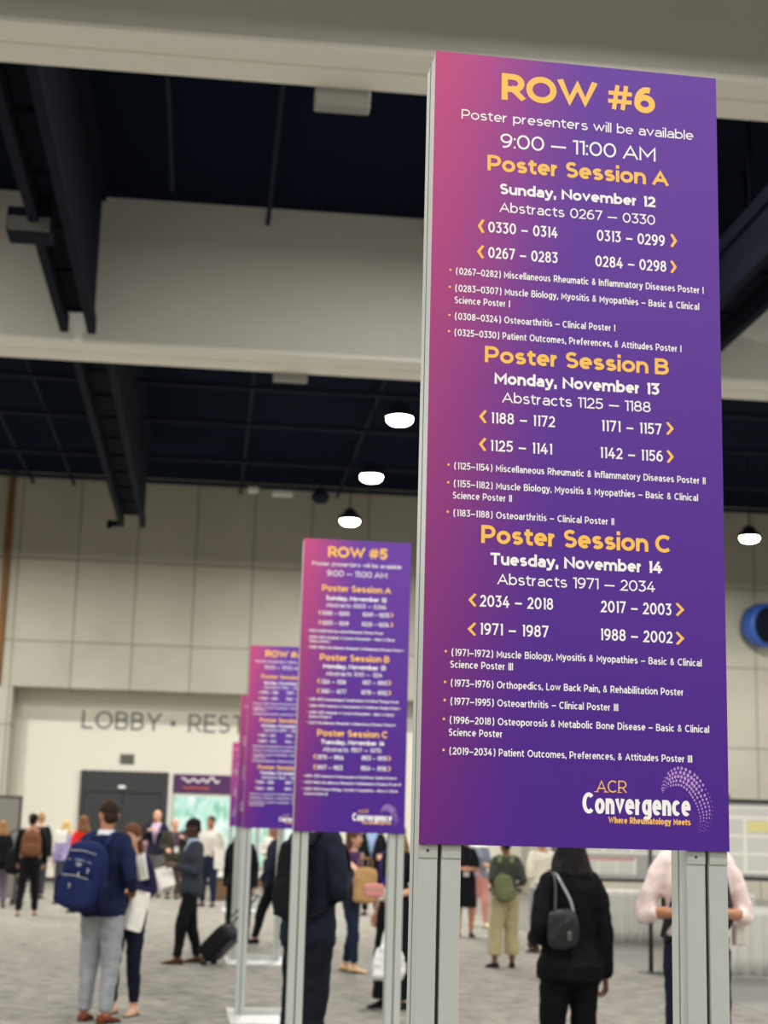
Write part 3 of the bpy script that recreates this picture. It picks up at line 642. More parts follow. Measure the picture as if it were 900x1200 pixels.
def paper(name, label, cat, M, w, h, n=3, curl=.03, m=None, group=None):
    """a small sheaf of sheets: each sheet a curved slab with real thickness"""
    e = empty(name, M.translation, 0); tag(e, label, cat, group); Mr = M.to_3x3().to_4x4()
    for i in range(n):
        q = MB(); rings = []
        for k in range(9):
            t = k/8-.5; z = curl*math.sin(t*3.0+i)*.8 + i*.004
            sh = (i-1)*.012
            rings.append([Mr @ Vector((x*w+sh, t*h, z+dz+curl*.6*(x*x))) for x, dz in ((-.5,0),(-.17,0),(.17,0),(.5,0),(.5,.0012),(.17,.0012),(-.17,.0012),(-.5,.0012))])
        q.rings(rings); q.build('sheet', m or PAPER, e, True)
    return e
PAPER = mat('paper', srgb(232,230,222), .7, var=.04, scale=20)
# ------------------------------------------------------------------ camera
PITCH, ROLL, YAW = 0.2015, 0.0269, R(6.25)
cam = bpy.data.cameras.new('camera'); cam.sensor_fit = 'HORIZONTAL'; cam.sensor_width = 36; cam.lens = 1815/900*36
cam.clip_start = .05; cam.clip_end = 200
co = bpy.data.objects.new('camera', cam); COL.objects.link(co)
co.matrix_world = Matrix.Translation((0,0,1.65)) @ Matrix.Rotation(-YAW,4,'Z') @ Matrix.Rotation(PI/2+PITCH,4,'X') @ Matrix.Rotation(ROLL,4,'Z')
cam.dof.use_dof = True; cam.dof.focus_distance = 3.05; cam.dof.aperture_fstop = 7.4; cam.dof.aperture_blades = 0
SC.camera = co
SC.view_settings.view_transform = 'Standard'; SC.view_settings.look = 'None'; SC.view_settings.gamma = 1.0; SC.view_settings.use_curve_mapping = False
SC.view_settings.exposure = 0.0
SC.cycles.use_denoising = True
SC.cycles.max_bounces = 6; SC.cycles.sample_clamp_indirect = 6

# ------------------------------------------------------------------ setting
def carpet():
    m = bpy.data.materials.new('carpet'); m.use_nodes = True; nt = m.node_tree; b = nt.nodes['Principled BSDF']
    tc = nt.nodes.new('ShaderNodeTexCoord'); mp = nt.nodes.new('ShaderNodeMapping'); mp.inputs['Scale'].default_value = (1.0, 1.15, 1)
    nt.links.new(tc.outputs['Object'], mp.inputs[0])
    n = nt.nodes.new('ShaderNodeTexNoise'); n.inputs['Scale'].default_value = 4.2; n.inputs['Detail'].default_value = 8; n.inputs['Roughness'].default_value = .72
    nt.links.new(mp.outputs[0], n.inputs['Vector'])
    r = nt.nodes.new('ShaderNodeValToRGB'); e = r.color_ramp.elements
    e[0].position = .36; e[0].color = (*[c*.58 for c in CARPET], 1); e[1].position = .60; e[1].color = (*[c*1.14 for c in CARPET], 1)
    nt.links.new(n.outputs['Fac'], r.inputs[0]); nt.links.new(r.outputs[0], b.inputs['Base Color'])
    b.inputs['Roughness'].default_value = .95; b.inputs['Specular IOR Level'].default_value = .15
    return m
CARPET = (.262,.252,.222)
structure('floor', MB().box(-31, 33, -21, 44, -.2, 0), mat('concrete_floor', (.15,.147,.138), .35, var=.15, scale=1.5))
structure('floor_carpet', MB().box(-30.9, 5.48, -20.9, 42.39, .0, .006).box(-5.2, 9.0, 42.39, 43.59, 0, .006), carpet())
structure('ceiling', MB().box(-31, 33, -21, 44, 11.0, 11.2), mat('ceiling_dark', (.005,.009,.022), .95, spec=.05))
def concrete():
    m = bpy.data.materials.new('concrete_wall'); m.use_nodes = True; nt = m.node_tree; b = nt.nodes['Principled BSDF']
    tc = nt.nodes.new('ShaderNodeTexCoord'); sx = nt.nodes.new('ShaderNodeSeparateXYZ'); nt.links.new(tc.outputs['Object'], sx.inputs[0])
    ax = nt.nodes.new('ShaderNodeMath'); ax.inputs[1].default_value = .54+159; az = nt.nodes.new('ShaderNodeMath'); az.inputs[1].default_value = -6.36+22.5
    nt.links.new(sx.outputs[0], ax.inputs[0]); nt.links.new(sx.outputs[2], az.inputs[0])
    cx = nt.nodes.new('ShaderNodeCombineXYZ'); nt.links.new(ax.outputs[0], cx.inputs[0]); nt.links.new(az.outputs[0], cx.inputs[1])
    br = nt.nodes.new('ShaderNodeTexBrick'); br.offset = 0; br.inputs['Scale'].default_value = 1; br.inputs['Brick Width'].default_value = 1.59; br.inputs['Row Height'].default_value = 2.25
    br.inputs['Mortar Size'].default_value = .028; br.inputs['Mortar Smooth'].default_value = .3
    c = (.43,.41,.335)
    br.inputs['Color1'].default_value = (*c,1); br.inputs['Color2'].default_value = (*[q*.93 for q in c],1); br.inputs['Mortar'].default_value = (*[q*.55 for q in c],1)
    nt.links.new(cx.outputs[0], br.inputs['Vector'])
    n = nt.nodes.new('ShaderNodeTexNoise'); n.inputs['Scale'].default_value = .9; n.inputs['Detail'].default_value = 6; nt.links.new(tc.outputs['Object'], n.inputs['Vector'])
    mr = nt.nodes.new('ShaderNodeMapRange'); mr.inputs[3].default_value = .82; mr.inputs[4].default_value = 1.12; nt.links.new(n.outputs['Fac'], mr.inputs[0])
    mx = nt.nodes.new('ShaderNodeVectorMath'); mx.operation = 'SCALE'; nt.links.new(br.outputs['Color'], mx.inputs[0]); nt.links.new(mr.outputs[0], mx.inputs['Scale'])
    nt.links.new(mx.outputs[0], b.inputs['Base Color']); b.inputs['Roughness'].default_value = .85
    return m
CONC = concrete(); WARMW = mat('lobby_wall_paint', (.70,.68,.585), .8, var=.04, scale=.7)
OX0, OX1, OZ, WY, RY = -5.22, 8.9, 5.13, 42.4, 43.6
structure('wall_back', MB().box(-31, OX0, WY, RY, 0, 11).box(OX1, 33, WY, RY, 0, 11).box(OX0, OX1, WY, RY, OZ, 11), CONC)
structure('wall_lobby', MB().box(-31, 33, RY, RY+.2, 0, 11), WARMW)
structure('wall_left', MB().box(-31, -30.8, -21, 42.4, 0, 11), CONC)
structure('wall_right', MB().box(32.8, 33, -21, 42.4, 0, 11), CONC)
structure('wall_front', MB().box(-30.8, 32.8, -21, -20.8, 0, 11), mat('white_drape_wall', (.6,.58,.52), .9))
structure('baseboard_back', MB().box(OX0, OX1, RY-.03, RY, .006, .13), mat('dark_base', (.03,.03,.032), .6))
BEAMF = mat('beam_paint', (.66,.65,.60), .8, var=.05, scale=.8); BEAMT = mat('beam_trim', (.90,.88,.80), .6)
for i, (y0, y1) in enumerate(((13.08, 13.84), (22.62, 23.58))):
    structure('ceiling_beam' + ('' if i == 0 else '_far'), MB().box(-30.8, 32.8, y0, y1, 8.72, 11.0), BEAMF)
    ym = y0 + (y1-y0)*.50
    structure('trim_%d' % (i+1), MB().box(-30.8, 32.8, y0-.01, ym-.02, 8.66, 8.72).box(-30.8, 32.8, ym+.02, y1+.02, 8.66, 8.72).box(-30.8, 32.8, ym-.03, ym+.03, 8.70, 8.72), BEAMT, bevel=.008)
# lobby doors and window
DKDOOR = mat('door_dark', (.022,.024,.027), .55, var=.1, scale=2)
d = empty('door_1'); d['kind'] = 'structure'
MB().box(-3.36,-3.24,RY-.10,RY-.001,0.006,3.0).box(-1.16,-.98,RY-.10,RY-.001,.006,3.0).box(-3.24,-1.16,RY-.10,RY-.001,2.42,3.0).build('door_frame', DKDOOR, d, bevel=.01)
for x0, x1 in ((-3.235,-2.205),(-2.195,-1.165)):
    lf = MB().box(x0, x1, RY-.07, RY-.012, .012, 2.415).build('door_leaf', DKDOOR, d, bevel=.006)
    xx = x1-.12 if x0 < -3 else x0+.12
    MB().tube([(xx,RY-.07,.95),(xx,RY-.13,.98),(xx,RY-.13,1.22),(xx,RY-.07,1.25)], [.014]*4, 8).build('door_pull', METALG, lf, True)
structure('trim_3', MB().box(-.975, -.86, RY-.09, RY-.001, .13, 3.0), mat('pale_jamb', (.62,.62,.58), .6), bevel=.008)
w = empty('window_1'); w['kind'] = 'structure'
MB().box(-.84,-.79,RY-.08,RY-.001,.5,2.42).box(2.6,2.66,RY-.08,RY-.001,.5,2.42).box(-.79,2.6,RY-.08,RY-.001,2.37,2.42).box(-.79,2.6,RY-.08,RY-.001,.5,.56).box(.93,.99,RY-.08,RY-.001,.56,2.37).build('window_frame', mat('pale_frame', (.6,.62,.58), .5), w)
def lit_glass():
    m = bpy.data.materials.new('lit_window'); m.use_nodes = True; nt = m.node_tree; nt.nodes.clear()
    o = nt.nodes.new('ShaderNodeOutputMaterial'); e = nt.nodes.new('ShaderNodeEmission'); nt.links.new(e.outputs[0], o.inputs[0])
    tc = nt.nodes.new('ShaderNodeTexCoord'); mp = nt.nodes.new('ShaderNodeMapping'); mp.inputs['Scale'].default_value = (3.2,1,1.6); nt.links.new(tc.outputs['Object'], mp.inputs[0])
    n = nt.nodes.new('ShaderNodeTexNoise'); n.inputs['Scale'].default_value = 1.4; n.inputs['Detail'].default_value = 4; nt.links.new(mp.outputs[0], n.inputs['Vector'])
    r = nt.nodes.new('ShaderNodeValToRGB'); q = r.color_ramp.elements
    q[0].position = .36; q[0].color = (*srgb(150,205,172),1); q[1].position = .62; q[1].color = (*srgb(238,252,242),1)
    k = r.color_ramp.elements.new(.47); k.color = (*srgb(190,236,216),1)
    nt.links.new(n.outputs['Fac'], r.inputs[0]); nt.links.new(r.outputs[0], e.inputs[0]); e.inputs[1].default_value = 1.05
    return m
MB().box(-.79,2.6,RY-.035,RY-.01,.56,2.37).build('window_pane', lit_glass(), w)
GOLD = mat('gold_print', srgb(255,196,86), .5); WHT = mat('white_print', (.95,.94,.95), .5); LAV = mat('lavender_print', srgb(190,150,215), .5)
bn = empty('banner', (0,0,0)); tag(bn, 'plum banner with white script over the bright green lobby window', 'banner')
MB().box(-.84,2.66,RY-.06,RY-.002,2.46,2.97).build('banner_panel', mat('plum', srgb(72,24,84), .6), bn, bevel=.004)
sc_ = MB(); sc_.tube([(-.62+.085*k, RY-.068, 2.80+.05*math.sin(k*2.1)+(.05 if k in (0,9,10) else 0)) for k in range(13)], [.022]*13, 6, sub=3); sc_.build('script', WHT, bn, True)
so_ = MB(); so_.tube([(-.58+.07*k, RY-.068, 2.60+.028*math.sin(k*2.6)) for k in range(11)], [.016]*11, 6, sub=3); so_.build('second_line', mat('orange_print', srgb(225,110,50), .5), bn, True)
ex = empty('exit_sign', (0,0,0)); tag(ex, 'small pale lit sign above the dark lobby doors', 'sign')
MB().box(-2.33,-2.13,RY-.16,RY-.10,2.53,2.61).build('housing', mat('pale_plastic', (.6,.6,.58), .5), ex, bevel=.01)
MB().box(-2.31,-2.15,RY-.166,RY-.16,2.545,2.595).build('lit_face', mat('lit_face', (.8,.8,.8), .4, emit=(.9,.95,1), estr=.25), ex)
vt = empty('wall_vent', (0,0,0)); tag(vt, 'small grey louvred vent on the lobby wall between the doors and lettering', 'vent')
q = MB().box(-2.33,-1.95,RY-.04,RY-.002,3.20,3.47); q.build('vent_frame', mat('vent_grey', (.17,.165,.15), .6), vt, bevel=.006)
q = MB()
for k in range(7): q.box(-2.30,-1.98,RY-.055,RY-.04,3.225+k*.034,3.245+k*.034)
q.build('louvre', mat('vent_slat', (.11,.11,.105), .6), vt)
wl = empty('wall_lettering'); tag(wl, 'grey LOBBY RESTROOMS lettering on the lit lobby wall', 'lettering')
GL = mat('grey_letters', (.17,.17,.165), .5)
for s_, x0, x1, y0, t_ in (('LOBBY', -3.43, -1.27, 4.125, .13), ('•', -1.0, -.8, 4.10, .24), ('RESTROOMS', -.52, 3.50, 4.125, .13)):
    q = MB(); text(q, s_, x0, x1, y0, .50, t_, sp=.14); q.v = [(x, RY-.012-z, y) for x, y, z in q.v]
    o = q.build('lettering', GL, wl); sm = o.modifiers.new('depth', 'SOLIDIFY'); sm.thickness = .02; sm.offset = 0
structure('trim_4', MB().tube([(-5.62,42.33,5.2),(-5.62,42.33,10.9)], [.09,.09], 12, sub=1), mat('rust_pipe', srgb(120,82,40), .8, var=.3, scale=3), smooth=True)

# ------------------------------------------------------------------ overhead steel, pipes, lamps
STEEL = mat('black_steel', (.006,.009,.019), .85, var=.4, scale=2.5, spec=.12); PIPE = mat('dark_pipe', (.018,.024,.040), .85, spec=.1)
def truss(label, x0, x1, y0, y1, hook=False, Z1=2.29):
    e = empty('ceiling_truss', ((x0+x1)/2, y0, 8.7)); tag(e, label, 'truss', None); L = y1-y0; h = (x1-x0)/2
    for sx in (-1, 1):
        MB().box(sx*h-.06, sx*h+.06, 0, L, 0, .26).box(sx*h-.025, sx*h+.025, 0, L, .26, Z1-.2).box(sx*h-.09, sx*h+.09, 0, L, Z1-.2, Z1).build('side_beam', STEEL, e, bevel=.01)
    MB().box(-h+.03, h-.03, 0, L, .34, .38).build('soffit_panel', STEEL, e)
    n = int(L/1.5); br = MB()
    for k in range(n+1):
        y = .1+k*(L-.2)/n; br.box(-h, h, y-.04, y+.04, .30, .40).box(-h, h, y-.04, y+.04, min(1.2,Z1-.15), min(1.3,Z1-.05))
        if k < n: br.cyl((-h,y,.4),(h,y+L/n,min(1.2,Z1-.1)),.03,8)
    br.build('cross_brace', STEEL, e)
    cb = MB()
    for k in range(3):
        cb.tube([(-h*.5+k*h*.5+.04*math.sin(t*1.7+k), L*t/10, .46+.06*math.sin(t*2.2+k*2)) for t in range(11)], [.045]*11, 8)
    cb.build('cable_bundle', PIPE, e, True)
    if Z1 < 2:
        for k in range(5):
            y = .4+k*(L-.8)/4
            for sx in (-1, 1): MB().cyl((sx*h,y,Z1),(sx*h,y,2.29),.03,8).build('hanger_rod', STEEL, e, True)
    if hook:
        MB().box(-h-.35, -h-.05, L-.12, L-.02, 0, .14).box(-h-.35,-h-.22,L-.12,L-.02,-.05,.05).build('end_bracket', STEEL, e, bevel=.01)
    return e
truss('black steel truss running overhead at left, in front of the second beam', -2.38, -1.98, 13.9, 22.3)
truss('black steel truss running overhead beyond the second beam, ending by the concrete wall', -2.32, -1.80, 23.7, 37.7, True)
truss('black steel truss crossing overhead behind the right edge of the large sign', 6.62, 7.25, 13.9, 22.3, False, .85)
hs = empty('hanging_speaker', (-2.43,18.0,8.57)); tag(hs, 'dark box speaker with grey face hung beside the overhead truss', 'speaker')
MB().box(-.27,.27,0,.42,0,.33).build('cabinet', STEEL, hs, bevel=.02); MB().box(-.25,.25,-.015,0,.02,.20).build('grille', mat('grey_grille', (.16,.16,.15), .7), hs)
for nm, lab, x, y, z, p in (('beam_box','grey rectangular box fixed under the nearest overhead beam',1.01,13.95,8.48,.27),('beam_box','small pale box fixed under the second overhead beam',1.04,23.66,8.54,.27)):
    e = empty(nm, (x,y,z)); tag(e, lab, 'ceiling box')
    MB().box(-p,p,-.09,.09,0,.20).build('housing', mat('grey_box', (.30,.30,.28), .6), e, bevel=.02); [MB().box(sx*p*.55-.02,sx*p*.55+.02,-.03,.03,.2,.25).build('bracket', PIPE, e) for sx in (-1, 1)]
def pipe(pts, r, label):
    o = MB().tube(pts, [r]*len(pts), 10, sub=1 if len(pts) == 2 else 3).build('ceiling_pipe', PIPE, None, True); tag(o, label, 'pipe', 'pipes under the dark ceiling')
GP = 'dark service pipe running under the black ceiling'
for x in (-4.6, -3.6, .55, 3.0, 5.6, 9.0):
    pipe([(x,13.9,10.72),(x,22.55,10.72)], .035, GP); pipe([(x*1.1,23.62,10.70),(x*1.1,42.3,10.70)], .045, GP)
for y, z in ((26.0,10.5),(28.5,10.55),(31.0,10.5),(34.0,10.5),(37.5,10.45),(40.5,10.5)): pipe([(-12,y,z),(18,y,z)], .06, GP)
pipe([(-1.9,16.6,10.3),(-1.0,16.6,10.3),(-.85,16.75,10.3),(-.85,20.5,10.3)], .03, 'thin conduit with a bend beside the left overhead truss')
def lamp(x, y, z, label, on=True, k=1.0):
    e = empty('pendant_lamp', (x,y,z)); tag(e, label, 'lamp', 'high bay lamps')
    q = MB(); q.rings([ell_ring((0,0,a), r, r, 24) for a, r in ((.0,.25*k),(.03,.27*k),(.10,.26*k),(.17,.17*k),(.26,.13*k),(.30,.06*k))]); q.build('housing', PIPE, e, True)
    q = MB(); q.rings([ell_ring((0,0,a), r, r, 24) for a, r in ((.01,.235*k),(-.02,.235*k),(-.07,.21*k),(-.11,.15*k),(-.13,.06*k))]); q.build('lens', LENS if on else PIPE, e, True)
    MB().cyl((0,0,.28),(0,0,10.99-z),.018,8).build('rod', PIPE, e, True)
LENS = mat('lamp_lens', (.9,.9,.9), .3, emit=(1,.96,.88), estr=45)
lamp(3.22,27.2,9.0,'lit high bay lamp, largest and nearest of the three in a row'); lamp(3.22,32.05,9.0,'lit high bay lamp, middle of the three in a row'); lamp(3.22,37.0,9.0,'lit high bay lamp just above the small row 5 sign')
lamp(13.2,36.7,9.0,'lit high bay lamp hanging right of the large sign'); lamp(2.62,39.1,9.95,'unlit dark pendant lamp near the concrete wall', False, .9)
for x, y, lab in ((.87,38.6,'small white square box under the dark ceiling'),(1.63,38.9,'low white strip box under the dark ceiling')):
    e = empty('ceiling_box', (x,y,9.93)); tag(e, lab, 'ceiling box'); wd_ = .13 if x < 1 else .26
    MB().box(-wd_,wd_,-.15,.15,0,.12).build('housing', mat('white_box', (.6,.6,.57), .6), e, bevel=.02); MB().cyl((0,0,.12),(0,0,1.06),.015,8).build('rod', PIPE, e)
bl = empty('wall_speaker', (15.42,42.0,7.55)); tag(bl, 'round blue drum with black front fixed high on the concrete wall', 'drum')
D_ = Vector((.42,-.9,-.08)).normalized(); Q = D_.to_track_quat('Z','Y').to_matrix().to_4x4()
MB().rings([[Q @ p for p in ell_ring((0,0,a), r, r, 28)] for a, r in ((-.35,.40),(-.30,.55),(-.05,.62),(.18,.62),(.22,.60))]).build('shell', mat('blue_shell', srgb(45,85,165), .45), bl, True)
MB().rings([[Q @ p for p in ell_ring((0,0,a), r, r, 28)] for a, r in ((.20,.50),(.25,.49),(.27,.40),(.27,.1))]).build('front_face', STEEL, bl, True)
MB().box(-.06,.06,.1,.39,-.06,.06).build('bracket', STEEL, bl)
# light from the hall's high bay lamps (rows every 10 m)
POW = 330
for x in (-16.8,-6.8,3.22,13.2,23.2):
    for y in (37.0,32.05,27.2,17.6,9.6,4.0,-2.5,-9.0,-15.5):
        L = bpy.data.lights.new('high_bay_light', 'AREA'); L.shape = 'DISK'; L.size = .42; L.energy = POW*(1.7 if y > 20 else 1.05 if y > 12 else 1.3); L.color = (1,.968,.905)
        lo = bpy.data.objects.new('high_bay_light', L); COL.objects.link(lo); lo.location = (x, y, 8.84 if y > 20 else 10.4 if y > 12 else 8.9)  # unseen row before the far beam, raised to throw fill light on its face
Wd = bpy.data.worlds.new('world'); SC.world = Wd; Wd.use_nodes = True; Wd.node_tree.nodes['Background'].inputs[0].default_value = (.6,.68,.8,1); Wd.node_tree.nodes['Background'].inputs[1].default_value = .05

# ------------------------------------------------------------------ row signs
SW, SH, SZ = .6191, 1.6442, 1.6172
def sign_mat():
    m = bpy.data.materials.new('sign_print'); m.use_nodes = True; nt = m.node_tree; b = nt.nodes['Principled BSDF']
    tc = nt.nodes.new('ShaderNodeTexCoord'); s = nt.nodes.new('ShaderNodeSeparateXYZ'); nt.links.new(tc.outputs['Object'], s.inputs[0])
    def rng(src, a0, a1, b0, b1, t='LINEAR'):
        n = nt.nodes.new('ShaderNodeMapRange'); n.interpolation_type = t; n.inputs[1].default_value = a0; n.inputs[2].default_value = a1; n.inputs[3].default_value = b0; n.inputs[4].default_value = b1
        nt.links.new(src, n.inputs[0]); return n.outputs[0]
    def mix(f, a, c):
        n = nt.nodes.new('ShaderNodeMix'); n.data_type = 'RGBA'; nt.links.new(f, n.inputs[0])
        for v, i in ((a,6),(c,7)):
            if isinstance(v, tuple): n.inputs[i].default_value = (*v,1)
            else: nt.links.new(v, n.inputs[i])
        return n.outputs[2]
    v = rng(s.outputs[2], SZ, SZ+SH, 0, 1); u = rng(s.outputs[0], -SW/2, SW/2, 0, 1)
    add = nt.nodes.new('ShaderNodeMath'); add.operation = 'MULTIPLY_ADD'; nt.links.new(v, add.inputs[0]); add.inputs[1].default_value = -.22; nt.links.new(u, add.inputs[2])
    f = rng(add.outputs[0], -.26, .36, 1, 0, 'SMOOTHSTEP')
    K = PK
    pink = mix(rng(v, 0, 1, 0, 1), tuple(c*K for c in srgb(118,34,108)), tuple(c*K for c in srgb(196,78,132)))
    purp = mix(rng(v, .1, 1, 0, 1), tuple(c*K for c in srgb(74,32,140)), tuple(c*K for c in srgb(106,62,166)))
    nt.links.new(mix(f, purp, pink), b.inputs['Base Color']); b.inputs['Roughness'].default_value = .55; b.inputs['Specular IOR Level'].default_value = .25
    return m
PK = 1.03
PRINT = sign_mat(); ALU = mat('grey_aluminium', (.44,.465,.45), .5, var=.03, scale=15); SLOT = mat('slot_grey', (.20,.205,.20), .6); GROOVE = mat('groove_dark', (.06,.05,.05), .7); ALUD = mat('clip_plate_grey', (.40,.42,.40), .5); ALUE = mat('panel_edge', (.6,.6,.62), .5)
PLATE = mat('base_plate_steel', (.60,.61,.60), .4, .1)
WT = {'T':.225,'H':.205,'b':.215,'r':.13,'n':.15,'u':.15,'u2':.15,'c':.21,'v':.19,'w':.19}
def post(parent, x0, w):
    q = MB(); y0, y1 = .012, .104; c = x0+w/2; g = .0035
    z1 = SZ+SH-.002
    q.box(x0, c-g, y0, y1, .012, z1); q.box(c+g, x0+w, y0, y1, .012, z1)            # front lips either side of the slot
    q.box(c-g-.001, c+g+.001, y0+.012, y1-.012, .012, z1, 1)
    p = q.build('post', [ALU, GROOVE], parent, bevel=.0022)
    sl = MB()
    for xx in (x0-.0004, x0+w+.0004): sl.box(xx-.0006, xx+.0006, (y0+y1)/2-.0025, (y0+y1)/2+.0025, .015, z1)
    sl.build('side_slot', SLOT, p)
    cp = MB().box(x0+.001, c-g-.0005, y0-.003, y0+.001, SZ-.026, SZ-.001).box(c+g+.0005, x0+w-.001, y0-.003, y0+.001, SZ-.026, SZ-.001); k = cp.build('clip_plate', ALUD, p, bevel=.001)
    sw = MB(); sw.cyl((x0+w*.22, y0-.0045, SZ-.012), (x0+w*.22, y0-.002, SZ-.012), .0028, 10); sw.build('screw', GROOVE, k)
def text_part(name, mb, mats, parent):
    mb.v = [(x-SW/2, -.0007-z, y+SZ) for x, y, z in mb.v]
    me = bpy.data.meshes.new(name); me.from_pydata(mb.v, [], mb.f)
    for m in mats: me.materials.append(m)
    me.polygons.foreach_set('material_index', mb.m); me.update()
    bm = bmesh.new(); bm.from_mesh(me)
    for f in bm.faces:
        if f.normal.y > 0: f.normal_flip()
    bm.to_mesh(me); bm.free()
    return link(name, me, parent)
def disc(mb, x, y, r, mi=0, n=10, rx=None):
    mb.add([(x+(rx or r)*math.cos(2*PI*k/n), y+r*math.sin(2*PI*k/n), 0) for k in range(n)], [tuple(range(n))], mi)
def logo(parent, lines, full):
    q = MB()
    for t, st, x0, x1, y, cap in lines:
        if st == 's':
            text(q, 'ACR', x0+.003, x1-.002, y, cap, .105, mi=1, sp=.10)
            for fx in (.03,.33,.74,.98):                                  # slab serifs of the A and the R
                if fx != .98: q.add([(x0+(x1-x0)*fx-.0035,y,0),(x0+(x1-x0)*fx+.0055,y,0),(x0+(x1-x0)*fx+.0055,y+.0016,0),(x0+(x1-x0)*fx-.0035,y+.0016,0)], [(0,1,2,3)], 1)
        elif st == 'v': text(q, t, x0, x1, y, cap, .185, mi=0, sp=.06)
        else: text(q, t, x0, x1, y, cap, .19, mi=1, sp=.09)
    O, I = DOTS; nr = 5; N = 26 if full else 18
    def at(Pq, t):
        t = t*(len(Pq)-1); i = min(int(t), len(Pq)-2); f = t-i
        pts, _ = spline([(a,b,0) for a,b in Pq], [1]*len(Pq), 8); k = min(int(round(t*8)), len(pts)-1); return pts[k]
    for j in range(nr):
        for k in range(N):
            t = (k+.5*(j%2))/(N-.5)
            a = at(O, t); b = at(I, t); c = b.lerp(a, j/(nr-1))
            size = (.0050 if full else .0036)*(1-abs(t-.38)*1.25)*(1-.5*abs(j/(nr-1)-.62)) 
            if j == 4 and t > .55: size *= .55
            if t < .12 or t > .85: size *= .6
            disc(q, c.x, c.y, max(.0007, size*.92), 2, 8, max(.0006, size*.66))
    text_part('logo', q, [WHT, GOLD, LAV], parent)
def row_sign(lines, XY, alpha, label, full=True):
    a = alpha-YAW; hx = XY[0]*math.cos(YAW)+XY[1]*math.sin(YAW); hy = -XY[0]*math.sin(YAW)+XY[1]*math.cos(YAW)
    root = empty('row_sign', (hx+SW/2*math.cos(a), hy+SW/2*math.sin(a), 0.006), a); tag(root, label, 'sign', 'row signs on twin posts')
    pn = MB().box(-SW/2, SW/2, 0, .006, SZ, SZ+SH, 0).box(-SW/2, SW/2, .006, .0115, SZ, SZ+SH, 1).build('panel', [PRINT, ALUE], root)
    post(root, -SW/2, .0845); post(root, SW/2-.0845, .0845)
    MB().box(-SW/2-.06, SW/2+.06, -.62, .52, 0, .012).build('base_plate', PLATE, root, bevel=.003)
    MB().box(-SW/2+.085, SW/2-.085, .025, .07, .012, .06).build('cross_bar', ALU, root, bevel=.003)
    lg = []; NM = {'T':'row_lettering','H':'session_lettering','b':'date_lettering','r':'abstract_lettering','n':'number_lettering','c':'arrow_lettering','u':'bullet_lettering','u2':'bullet_lettering'}
    for t, st, x0, x1, y, cap in lines:
        if st in 'svw': lg.append((t, st, x0, x1, y, cap)); continue
        q = MB(); k = .94 if st[0] == 'u' else 1
        text(q, t, x0, x1, y, cap*k, WT[st], sp=.045 if st == 'T' else .11 if st[0] in 'un' else .055 if st in 'Hb' else .075)
        if st == 'u': disc(q, x0-.0115, y+cap*.55, .0026, 1)
        text_part(NM[st], q, [GOLD if st in 'THc' else WHT, GOLD], pn)
    logo(pn, lg, full)
    return root
L6, L5 = SIGN_LINES[6], SIGN_LINES[5]
def renum(lines, row, base):                                   # the rows further back: same layout, numbers of their own
    out = []; sub = {'0203':base[0],'0266':base[0]+63,'0250':base[0]+47,'0249':base[0]+46,'0235':base[0]+32,'0219':base[0]+16,'0220':base[0]+17,'0234':base[0]+31,
        '1061':base[1],'1124':base[1]+63,'1108':base[1]+47,'1107':base[1]+46,'1093':base[1]+32,'1077':base[1]+16,'1078':base[1]+17,'1092':base[1]+31,
        '1907':base[2],'1970':base[2]+63,'1954':base[2]+47,'1953':base[2]+46,'1939':base[2]+32,'1923':base[2]+16,'1924':base[2]+17,'1938':base[2]+31}
    for t, st, x0, x1, y, cap in lines:
        if st == 'T': t = 'ROW #%d' % row
        elif st in ('n','r'):
            t = ' '.join('%04d' % sub[w] if w in sub else w for w in t.split(' '))
        elif st == 'u': t = t[t.index(')')+2:]; 
        out.append((t, st, x0, x1, y, cap))
    return out
row_sign(L6, (.0839,3.02), .1455, 'tall purple ROW #6 sign on twin grey posts, nearest the camera')
row_sign(L5, (-.4517,8.7273), .1236, 'purple ROW #5 sign on twin grey posts behind the large sign')
row_sign(renum(L5, 4, (139,997,1843)), (-1.1922,14.196), .1236, 'purple ROW #4 sign half hidden behind the ROW #5 sign', False)
row_sign(renum(L5, 3, (75,933,1779)), (-1.7543,19.819), .1236, 'purple sign showing only a sliver left of the ROW #4 sign', False)
row_sign(renum(L5, 1, (1,869,1715)), (-2.9119,31.432), .1236, 'farthest and lowest-looking purple sign sliver, beside the bright lobby window', False)
